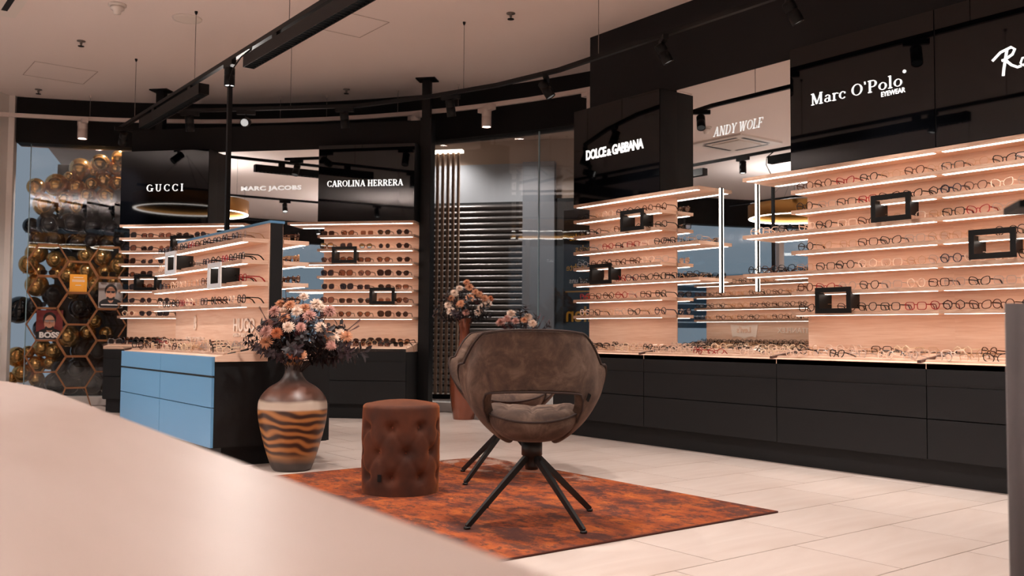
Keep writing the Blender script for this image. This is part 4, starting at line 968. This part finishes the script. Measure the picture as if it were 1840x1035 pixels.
# ================================================================== VASES AND FLOWERS
def catmull(P, n=6):
    out = []
    for i in range(len(P)-1):
        a, b, c, d = P[max(0, i-1)], P[i], P[i+1], P[min(len(P)-1, i+2)]
        for k in range(n):
            t = k/n; out.append(tuple(.5*((2*b[j])+(-a[j]+c[j])*t+(2*a[j]-5*b[j]+4*c[j]-d[j])*t*t+(-a[j]+3*b[j]-3*c[j]+d[j])*t**3) for j in (0, 1)))
    return out+[P[-1]]
VX, VY = 2.615, 5.79
v1 = tag(empty('floor_vase', (VX, VY, 0)), 'large round-bellied brown banded ceramic floor vase beside the blue island', 'vase')
p1 = catmull([(.115, 0), (.135, .03), (.175, .15), (.213, .30), (.224, .40), (.212, .47), (.16, .535), (.09, .58), (.058, .63), (.055, .68), (.068, .725), (.072, .735)], 5)
MB().lathe(p1+[(.060, .732), (.05, .69), (.045, .62)], 56).build('vase_body', VASE1, v1)
V2 = (5.62, 8.18)
v2 = tag(empty('floor_vase', (V2[0], V2[1], 0)), 'tall slender copper floor vase standing before the central glass', 'vase')
p2 = catmull([(.105, 0), (.115, .02), (.14, .2), (.15, .40), (.13, .55), (.085, .68), (.058, .80), (.055, .92), (.07, 1.02), (.082, 1.06)], 5)
MB().lathe(p2+[(.072, 1.057), (.05, .95)], 40).build('vase_body', VASE2, v2)
V3 = (5.45, 6.98)
v3 = tag(empty('floor_vase', (V3[0], V3[1], 0)), 'copper floor vase hidden behind the front armchair', 'vase')
MB().lathe(catmull([(.10, 0), (.13, .1), (.16, .3), (.13, .5), (.07, .62), (.06, .70), (.08, .76)], 5)+[(.07, .757), (.05, .7)], 32).build('vase_body', VASE2, v3)

PET = {'peach': mat('petal_peach', srgb(214, 150, 112), .8), 'cream': mat('petal_cream', srgb(236, 208, 188), .8), 'pink': mat('petal_dusty_pink', srgb(198, 146, 134), .8), 'burgundy': mat('plume_burgundy', srgb(92, 36, 42), .85), 'rust': mat('petal_rust', srgb(176, 96, 56), .8)}
LEAFM = mat('dark_plum_leaf', srgb(48, 28, 34), .6); LEAFG = mat('dark_olive_leaf', srgb(40, 32, 34), .6); STEM = mat('dry_stem', srgb(58, 38, 34), .8); SPIKE = mat('mauve_spike', srgb(112, 78, 84), .85)
def mum_mesh(nm, m, r=.044, layers=4, seed=1):
    rd = random.Random(seed); mb = MB()
    for ly in range(layers):
        el = .05+ly*.36; n = 26-ly*4
        for k in range(n):
            a = 2*PI*(k+.5*(ly % 2))/n+rd.uniform(-.1, .1); e = el+rd.uniform(-.12, .12); L = r*rd.uniform(.85, 1.1)*(1-.09*ly)
            u = Vector((math.cos(a)*math.cos(e), math.sin(a)*math.cos(e), math.sin(e))); s = Vector((-math.sin(a), math.cos(a), 0)); up = u.cross(s)*-1
            w = r*.075
            b0 = u*r*.12; b1 = u*L*.6+up*r*.06; b2 = u*L+up*r*rd.uniform(.1, .25)
            mb.add([b0-s*w*.5, b0+s*w*.5, b1+s*w, b1-s*w, b2+s*w*.4, b2-s*w*.4], [(0, 1, 2, 3), (3, 2, 4, 5)])
    return mb.mesh(nm, m)
MUMS = [mum_mesh('blossom', PET[c], .050, 5, i) for i, c in enumerate(['peach', 'cream', 'pink', 'rust', 'cream', 'peach'])]
def leaf_geo(mb, o, d, L, w, up):
    d = d.normalized(); s = d.cross(up); s = s.normalized() if s.length > .01 else d.orthogonal().normalized(); n = s.cross(d)
    mb.add([o, o+d*L*.35+s*w+n*L*.05, o+d*L*.35-s*w+n*L*.05, o+d*L*.4, o+d*L*.75+s*w*.7, o+d*L*.75-s*w*.7, o+d*L-n*L*.08], [(0, 1, 3), (0, 3, 2), (1, 4, 6, 3), (3, 6, 5, 2)])
def spray_parts(kind, seed, L):
    """stem along +z (gently curved), plus foliage"""
    rd = random.Random(seed); st = MB(); fo = MB()
    bend = Vector((rd.uniform(-.2, .2), rd.uniform(-.2, .2), 0))
    P = lambda t: Vector((0, 0, L*t))+bend*L*t*t
    st.tube([P(i/6) for i in range(7)], [.0032-.0018*i/6 for i in range(7)], 5)
    if kind == 'leaf':
        for k in range(30):
            t = .35+.65*k/30; o = P(t); a = k*2.4; d = Vector((math.cos(a), math.sin(a), .45+rd.uniform(-.5, .3)))
            leaf_geo(fo, o, d, rd.uniform(.035, .062), rd.uniform(.010, .016), Vector((0, 0, 1)))
    elif kind == 'plume':
        for k in range(170):
            t = .55+.45*k/170; o = P(t); a = rd.uniform(0, 2*PI); d = Vector((math.cos(a), math.sin(a), rd.uniform(.2, .9))).normalized(); ln = rd.uniform(.02, .045)*(1.25-t*.6)
            s = d.orthogonal().normalized()*.0016; fo.add([o-s, o+s, o+d*ln+s*.4, o+d*ln-s*.4], [(0, 1, 2, 3)])
    else:   # spike: fern-like bristles, tapering
        for k in range(60):
            t = .35+.65*k/60
            for sg in (-1, 1):
                o = P(t); ln = .030*(1.15-t); a = k*.35; d = Vector((sg*math.cos(a*.2), sg*math.sin(a*.2), .7)).normalized()
                leaf_geo(fo, o, d, ln+.006, .0028, Vector((0, 1, 0)))
    return st.mesh('stem', STEM), fo.mesh('foliage', {'leaf': LEAFM if seed % 2 else LEAFG, 'plume': PET['burgundy'], 'spike': SPIKE}[kind])
_spr = {(k, s): spray_parts(k, s, L) for k, L in (('leaf', .34), ('plume', .30), ('spike', .42)) for s in range(4)}
_stem = MB().tube([(0, 0, -.28), (.004, .0, -.14), (0, 0, 0)], .0026, 5).mesh('stem', STEM)
SIDE = lambda dx, dz: ('%s, %s' % ('lower' if dz < .08 else 'middle' if dz < .2 else 'upper', 'left side' if dx < -.08 else 'right side' if dx > .08 else 'centre'))
def bouquet(vx, vy, vz, blossoms, sprays, which, scale=1.0):
    """blossoms: (lateral, up, toward camera, kind) relative to the vase mouth; lateral is along the picture plane"""
    rt = Vector((.795, -.607, 0)); fw = Vector((.607, .795, 0)); O = Vector((vx, vy, vz)); cnt = {}
    for i, (dx, dz, dy, c) in enumerate(blossoms):
        tip = O+rt*dx*scale-fw*dy*scale+Vector((0, 0, dz*scale)); root = O+Vector((0, 0, -.12))+rt*dx*.06
        d = (tip-root); L = d.length
        o = empty('flower_stem', tip); dn = (d.normalized()*.5-fw*.65+Vector((0, 0, .3))).normalized()
        o.rotation_euler = (0, 0, random.uniform(0, 6))
        nmc = ['peach', 'cream', 'dusty pink', 'rust', 'cream', 'peach'][c]
        rank = sorted(q[0] for q in blossoms if ['peach', 'cream', 'dusty pink', 'rust', 'cream', 'peach'][q[3]] == nmc).index(dx)
        tag(o, '%s dried chrysanthemum, %s from left of its colour, %s' % (nmc, ORD[rank], which), 'flower', 'dried chrysanthemums')
        b = link('blossom', MUMS[c], o); b.rotation_euler = (dn.to_track_quat('Z', 'X').to_matrix().to_4x4()).to_euler(); b.scale = (scale*random.uniform(.72, 1.0),)*3
        # undo parent's spin for the stem direction
        M_ = Matrix.Rotation(-o.rotation_euler.z, 3, 'Z')
        b.rotation_euler = (M_ @ dn.to_track_quat('Z', 'X').to_matrix()).to_euler()
        pts = [Vector((0, 0, 0)), M_ @ (-d*.3+Vector((0, 0, .01))), M_ @ (-d*.98)]
        MB().tube(pts, .0028, 5).build('stem', STEM, o)
    for i, (kind, dx, dz, dy, s, sc) in enumerate(sprays):
        d = (rt*dx-fw*dy+Vector((0, 0, dz))).normalized(); st, fo = _spr[(kind, s)]
        o = empty('dried_spray', O+d*.0+Vector((0, 0, -.03)))
        o.rotation_euler = d.to_track_quat('Z', 'Y').to_euler(); o.scale = (sc,)*3
        kn = {'leaf': 'plum-leaved branch', 'plume': 'burgundy plume', 'spike': 'mauve feathery spike'}[kind]
        key = '%s %s' % (kn, 'left' if dx < -.25 else 'right' if dx > .25 else 'upright'); cnt[key] = cnt.get(key, 0)+1
        tag(o, 'dried %s leaning %s, %s of its kind, %s' % (kn, 'left' if dx < -.25 else 'right' if dx > .25 else 'upward', ORD[cnt[key]-1], which), 'branch', 'dried sprays')
        link('stem', st, o); f_ = link('foliage', fo, o); f_['kind'] = 'stuff'
B1 = [(-.13, .10, .20, 5), (-.15, .22, .10, 2), (-.06, .29, .10, 1), (-.10, .30, .12, 2), (-.02, .26, .2, 0), (.05, .30, .15, 4), (.09, .32, .08, 0), (.14, .27, .18, 2), (.17, .33, .0, 1), (.10, .20, .25, 2), (.21, .20, .18, 4), (.25, .15, .15, 0), (.29, .13, .15, 1), (.32, .16, .05, 4), (.28, .085, .18, 2), (-.125, .17, .22, 2), (-.05, .16, .26, 3), (.05, .035, .22, 3), (.095, .025, .2, 0), (.36, .14, .08, 5), (.02, .20, .25, 1), (.16, .35, .08, 4), (.23, .31, .0, 2), (-.09, .35, .02, 5), (.06, .40, 0, 1), (.00, .34, .12, 0)]
S1 = [('leaf', -.9, .5, .2, 0, 1), ('leaf', -.75, .3, .5, 1, 1), ('leaf', -1, .25, .1, 2, 1), ('leaf', -.5, .3, .8, 3, .95), ('leaf', .0, .25, 1, 0, .95), ('leaf', .4, .15, .9, 1, 1), ('leaf', .8, .12, .6, 2, 1.1), ('leaf', 1, .25, .3, 3, 1.25), ('leaf', 1, .05, .35, 0, 1.45), ('leaf', .9, .02, .3, 1, 1.3), ('leaf', .6, .5, .4, 2, 1), ('leaf', .2, .7, .5, 3, 1), ('leaf', -.3, .7, .4, 0, 1), ('leaf', -.2, .1, .9, 1, .8), ('leaf', .65, .45, .1, 0, 1.15), ('leaf', .2, .4, .9, 2, 1),
      ('spike', -.75, 1, .1, 0, 1.0), ('spike', -.45, 1.1, 0, 1, 1.0), ('spike', -.25, 1.3, -.1, 2, 1.1), ('spike', 1.05, .55, .05, 3, 1.2), ('spike', -1.2, .35, .1, 0, .8), ('spike', 1.1, .50, .0, 1, 1.25), ('spike', -1.1, .75, .2, 2, .95),
      ('plume', -.45, .85, .2, 0, 1.15), ('plume', .45, 1.05, .2, 1, 1.15), ('plume', .7, .9, .1, 2, 1.15), ('plume', -.6, .7, .0, 3, 1.1), ('plume', .15, 1.1, .1, 0, 1.2), ('plume', .8, .5, .3, 1, 1.2), ('leaf', .45, .8, 0, 1, 1.1), ('leaf', -.1, .9, -.1, 2, 1.2), ('leaf', .9, .6, -.1, 3, 1.2), ('plume', -.25, .9, .5, 2, 1.1), ('plume', .35, .6, .7, 3, 1.1), ('plume', .1, .8, .6, 1, 1.1), ('leaf', -.35, .55, .7, 1, 1.05), ('leaf', .3, .6, .7, 2, 1.1), ('leaf', .0, .75, .6, 3, 1.1), ('leaf', .55, .4, .6, 0, 1.15), ('leaf', -.65, .55, .5, 2, 1.05)]
bouquet(VX, VY, .735, B1, S1, 'banded vase')
B2 = [(.02, .36, .05, 5), (-.05, .30, .08, 1), (.05, .31, .08, 0), (-.10, .25, .10, 1), (.11, .26, .10, 5), (.15, .24, .1, 0), (-.13, .20, .12, 0), (.20, .20, .08, 5), (.26, .20, .04, 3), (.24, .15, .08, 4), (-.16, .13, .12, 1), (-.13, .07, .14, 4), (.02, .06, .16, 2), (.14, .06, .14, 4), (.17, .10, .13, 1), (.20, .13, .1, 4), (-.03, .14, .18, 5), (.06, .20, .18, 0)]
S2 = [('leaf', -1, .35, .2, 0, 1.0), ('leaf', -.9, .1, .3, 1, 1.0), ('leaf', -.6, .6, .3, 2, 1.1), ('leaf', -.8, .7, 0, 3, 1.0), ('leaf', .5, .3, .6, 0, 1.0), ('leaf', .8, .4, .2, 1, 1.0), ('leaf', 0, .5, .8, 2, 1.0), ('leaf', -.3, .3, .9, 3, .9), ('leaf', .7, .1, .5, 0, .9), ('leaf', -.9, -.05, .3, 2, .9), ('plume', .3, 1, .2, 0, 1.2), ('plume', -.1, 1, .3, 1, 1.2), ('plume', .6, .8, .1, 2, 1.2), ('plume', -.4, .9, .2, 3, 1.1), ('spike', -.8, .8, 0, 0, .85), ('spike', -.9, .5, 0, 1, .85), ('leaf', .2, .9, .3, 1, 1), ('leaf', -.2, .8, .3, 0, 1)]
bouquet(V2[0], V2[1], 1.06, B2, S2, 'tall copper vase', 1.05)
B3 = [(-.14, .28, .1, 2), (-.10, .33, .05, 1), (-.06, .26, .1, 2), (.02, .27, .1, 0), (.06, .30, .05, 1), (-.2, .25, .05, 2), (.10, .24, .1, 4)]
S3 = [('plume', -.5, .9, .1, 0, 1.15), ('plume', -.65, .75, .1, 1, 1.1), ('plume', .2, .9, .1, 2, 1.1), ('leaf', 0, 1, 0, 0, 1.15), ('leaf', .1, 1.2, -.1, 1, 1.3), ('leaf', .5, .8, 0, 2, 1.1), ('leaf', -.3, .8, .1, 3, 1.0), ('spike', .7, .9, 0, 0, .95), ('spike', .9, .8, .0, 1, .95), ('spike', .8, 1.1, 0, 2, .95), ('leaf', .8, .6, .1, 1, 1.1), ('spike', .55, 1.1, .0, 3, .9)]
bouquet(V3[0], V3[1], .76, B3, S3, 'vase behind the armchair')

# ================================================================== BALLOONS AND HEXAGON SHELF
def balloon_mesh(nm, m):
    pr = [(.0, 1.0)]+[(math.sin(a), math.cos(a)*(1.0 if math.cos(a) > 0 else 1.10)) for a in [PI*i/14 for i in range(1, 13)]]+[(.10, -1.10), (.035, -1.15), (.05, -1.20), (.0, -1.20)]
    return MB().lathe(pr[::-1], 28).mesh(nm, m)
BGm, BKm = balloon_mesh('balloon', GOLDB), balloon_mesh('balloon', BLACKB)
# (colour, x, y, z, radius): the garland hangs just outside the curved window
BALLOONS = [('g', 2.336, 12.921, 2.701, 0.112), ('g', 2.578, 12.948, 2.757, 0.142), ('g', 2.829, 12.831, 2.977, 0.136), ('g', 3.014, 12.603, 3.038, 0.114), ('g', 3.224, 12.558, 3.129, 0.093),
 ('g', 3.212, 12.633, 3.008, 0.101), ('g', 2.96, 12.699, 2.938, 0.057), ('g', 3.084, 12.702, 2.844, 0.107), ('g', 3.24, 12.617, 2.814, 0.1), ('g', 2.926, 12.649, 2.771, 0.078),
 ('g', 2.793, 12.848, 2.739, 0.107), ('g', 2.43, 12.881, 2.487, 0.14), ('g', 2.654, 12.848, 2.568, 0.106), ('g', 2.896, 12.731, 2.628, 0.107), ('g', 3.107, 12.69, 2.636, 0.115),
 ('g', 2.773, 12.725, 2.473, 0.092), ('g', 2.681, 12.769, 2.852, 0.063), ('g', 2.615, 12.931, 2.452, 0.064), ('k', 2.895, 12.732, 2.42, 0.121), ('k', 3.118, 12.684, 2.42, 0.136),
 ('k', 2.745, 12.871, 2.279, 0.135), ('k', 2.496, 12.918, 2.235, 0.155), ('k', 2.965, 12.696, 2.23, 0.114), ('k', 2.318, 13.058, 2.227, 0.099), ('k', 3.2, 12.503, 2.452, 0.099),
 ('k', 3.147, 12.532, 2.194, 0.113), ('k', 2.811, 12.84, 2.024, 0.121), ('k', 2.938, 12.643, 2.032, 0.106), ('k', 2.572, 12.95, 2.052, 0.134), ('k', 3.107, 12.622, 2.02, 0.107),
 ('k', 2.382, 13.032, 2.053, 0.099), ('k', 3.232, 12.484, 2.054, 0.099), ('g', 2.387, 13.03, 1.883, 0.134), ('g', 2.561, 12.824, 1.796, 0.105), ('g', 2.286, 12.941, 1.732, 0.118),
 ('g', 2.399, 13.025, 1.651, 0.098), ('g', 2.883, 12.67, 1.861, 0.099), ('g', 3.075, 12.639, 1.848, 0.114), ('g', 3.24, 12.48, 1.727, 0.113), ('g', 3.277, 12.528, 1.846, 0.078),
 ('g', 2.734, 12.81, 1.748, 0.099), ('g', 2.927, 12.783, 1.671, 0.128), ('g', 3.124, 12.681, 1.661, 0.1), ('g', 2.714, 12.82, 1.606, 0.099), ('g', 2.607, 12.935, 1.635, 0.085),
 ('g', 2.386, 12.965, 1.472, 0.14), ('g', 2.773, 12.792, 1.381, 0.078), ('g', 3.021, 12.735, 1.502, 0.1), ('g', 3.222, 12.627, 1.541, 0.086), ('k', 2.219, 13.033, 1.162, 0.167),
 ('k', 2.847, 12.689, 1.184, 0.14), ('k', 2.567, 12.887, 1.35, 0.14), ('k', 3.146, 12.533, 1.23, 0.134), ('k', 2.584, 12.813, 1.103, 0.126), ('k', 2.347, 12.916, 1.218, 0.104),
 ('k', 2.975, 12.691, 1.321, 0.099), ('k', 2.46, 12.868, 0.928, 0.125), ('g', 3.018, 12.669, 1.025, 0.085), ('g', 3.154, 12.664, 0.877, 0.085), ('g', 2.739, 12.808, 0.832, 0.134),
 ('g', 2.959, 12.767, 0.883, 0.099), ('g', 2.466, 12.931, 0.684, 0.105), ('g', 2.585, 12.879, 0.642, 0.105), ('g', 2.21, 13.101, 0.571, 0.125), ('g', 2.264, 13.015, 0.371, 0.118),
 ('g', 2.424, 13.014, 0.473, 0.112), ('g', 2.149, 13.06, 0.303, 0.083), ('g', 2.332, 13.052, 0.633, 0.077), ('g', 2.429, 13.012, 0.298, 0.091), ('g', 2.554, 12.893, 0.496, 0.084),
 ('k', 2.905, 12.794, 0.649, 0.142), ('k', 2.836, 12.694, 0.428, 0.14), ('k', 3.063, 12.645, 0.637, 0.134), ('k', 3.124, 12.681, 0.402, 0.142), ('k', 2.607, 12.803, 0.247, 0.139),
 ('k', 2.996, 12.68, 0.229, 0.12), ('k', 2.491, 12.986, 0.179, 0.105), ('k', 2.779, 12.855, 0.227, 0.12), ('k', 3.193, 12.643, 0.225, 0.114), ('k', 2.66, 12.778, 0.442, 0.119)]
rows_ = {}
for i, (c, x, y, z, rad_) in enumerate(BALLOONS):
    q = Vector((x, y, z))
    o = link('balloon', BGm if c == 'g' else BKm, None, q, (random.uniform(-.7, .7), random.uniform(-.7, .7), random.uniform(0, 6)))
    o.scale = (rad_,)*3
    rows_.setdefault((c, int(q.z/.35)), []).append((x, o))
for (c, k), L in rows_.items():
    L.sort(key=lambda s: s[0])
    for i, (x, o) in enumerate(L):
        tag(o, '%s balloon, %s from left, %s tier from floor, window garland' % ('shiny gold' if c == 'g' else 'glossy black', ORD[i], ORD[k]), 'balloon', 'balloon garland')
# hexagon shelf
HXR = R(38.5-14)     # faces the camera
hxO = Vector((2.20, 11.92, 0)); hd_ = Vector((math.sin(R(24)), math.cos(R(24)), 0))
rz_h = -R(12.5)
hx_ = tag(empty('hexagon_shelf', (2.246, 11.588, 0), rz_h), 'bronze honeycomb shelf of open hexagons before the balloon window', 'shelf')
HS = .209; HH = HS*math.sqrt(3); HD = .17; TH = .012
def hex_frame(): 
    m = MB()
    o_ = [(HS*math.cos(PI/3*k), HS*math.sin(PI/3*k)) for k in range(6)]; i_ = [((HS-TH)*math.cos(PI/3*k), (HS-TH)*math.sin(PI/3*k)) for k in range(6)]
    for k in range(6):
        a, b, c, d = o_[k], o_[(k+1) % 6], i_[(k+1) % 6], i_[k]
        # front ring, rear ring and corner bars keep it open like a wire frame box
        for y0, y1 in ((-HD/2, -HD/2+.012), (HD/2-.012, HD/2)): m.prism([a, b, c, d], y0, y1, 0, 'y')
    return m
hm = hex_frame().mesh('hexagon_cell', GOLDM); bar = bx(-.006, .006, -HD/2, HD/2, -.006, .006).mesh('cross_bar', GOLDM)
cols = [(0, .0), (1.5*HS, -HH/2), (3*HS, 0)]
ZTOP = 1.695
for ci, (x, dz) in enumerate(cols):
    for k in range(4):
        h_ = link('hexagon_cell', hm, hx_, (x, 0, ZTOP+dz-k*HH))
        for q in range(6): link('cross_bar', bar, h_, ((HS-.006)*math.cos(PI/3*q), 0, (HS-.006)*math.sin(PI/3*q)))
zb = ZTOP-HH/2-3.5*HH
ft = MB()
for y in (-HD/2, HD/2-.012):
    for sx, x0 in ((-1, 1.5*HS-HS/2), (1, 1.5*HS+HS/2)):
        ft.prism([(x0-.007, zb), (x0+.007, zb), (x0+sx*HS*.35+.007, .0), (x0+sx*HS*.35-.007, 0)] if True else [], y, y+.012, 0, 'y')
ft.build('feet', GOLDM, hx_)
def card(x, z, w, h, nm, label, base):
    c = tag(empty(nm, hx_.matrix_basis @ Vector((x, -.02, z)), rz_h), label, 'card'); c.rotation_euler = (R(-6), 0, rz_h)
    bx(-w/2, w/2, 0, .006, 0, h).build('card_sheet', base, c); return c
def ell(cx, cz, rx, rz, n=24): return [(cx+rx*math.cos(2*PI*k/n), cz+rz*math.sin(2*PI*k/n)) for k in range(n)]
SKIN = mat('print_skin', srgb(196, 142, 116), .7); HAIR = mat('print_hair', srgb(24, 18, 16), .7); PRINTD = mat('print_dark', srgb(20, 18, 20), .7); PRINTR = mat('print_red', srgb(110, 34, 30), .7); PRINTG = mat('print_grey', srgb(150, 140, 136), .7)
def portrait(c, w, h, sun):
    lay = [(ell(0, h*.14, w*.48, h*.24), PRINTD), (ell(0, h*.32, w*.11, h*.12), SKIN), (ell(0, h*.68, w*.25, h*.25), HAIR), (ell(0, h*.56, w*.205, h*.27), SKIN), (ell(0, h*.385, w*.17, h*.10), HAIR), (ell(0, h*.46, w*.13, h*.06), SKIN), (ell(0, h*.40, w*.07, h*.014), SKIN), (ell(0, h*.555, w*.025, h*.06), mat('print_nose', srgb(176, 120, 96), .7))]
    k = 1
    for poly, m in lay:
        poly = [(x, max(.004, min(h-.004, z))) for x, z in poly]
        MB().prism(poly[::-1], -.0004*k, -.0004*k-.0003, 0, 'y').build('portrait_print', m, c); k += 1
    for s in (-1, 1): MB().prism(ell(s*w*.095, h*.62, w*.085, h*.045)[::-1], -.0034, -.004, 0, 'y').build('portrait_print', HAIR if sun else PRINTG, c)
    bx(-w*.2, w*.2, -.0042, -.0036, h*.645, h*.66).build('portrait_print', HAIR, c)
zrow = lambda ci, k: ZTOP+cols[ci][1]-k*HH-HH/2+.014
c1 = card(.03, zrow(0, 2), .27, .33, 'portrait_card', 'red portrait card of a man in glasses with white lettering, hexagon shelf', PRINTR); portrait(c1, .27, .33, False); 
bx(-.133, .133, -.0052, -.0046, .002, .085).build('print_band', PRINTD, c1)
me = text_mesh('BOSS', .085, .004, sx=1.05, depth=.0006); me.materials.append(LETTERDIM); link('lettering', me, c1, (0, -.006, .018))
c2 = card(3*HS+.03, zrow(2, 1), .26, .30, 'portrait_card', 'portrait card of a bearded man in sunglasses in the hexagon shelf', PRINTG); portrait(c2, .26, .30, True)
bx(-.10, .10, -.0052, -.0046, .03, .042).build('print_band', LETTERDIM, c2)
c3 = card(1.5*HS, zrow(1, 0), .18, .20, 'price_card', 'yellow card in a clear holder in the hexagon shelf', mat('print_yellow', srgb(232, 156, 40), .6))
for k, (zz, ww) in enumerate(((.16, .1), (.13, .13), (.115, .13), (.07, .06))): bx(-ww/2, ww/2, -.002, -.0005, zz, zz+.006).build('print_line', LETTERDIM, c3)
for i, (ci, k, lab) in enumerate([(0, 0, 'top left cell'), (0, 1, 'second cell of the left column'), (2, 0, 'top right cell'), (2, 2, 'third cell of the right column')]):
    p = hx_.matrix_basis @ Vector((cols[ci][0], -.05, zrow(ci, k))); place_glasses(p, rz_h, 'square', 'black', 'dark', 'on the hexagon shelf, %s' % lab, 'sunglasses on the hexagon shelf')
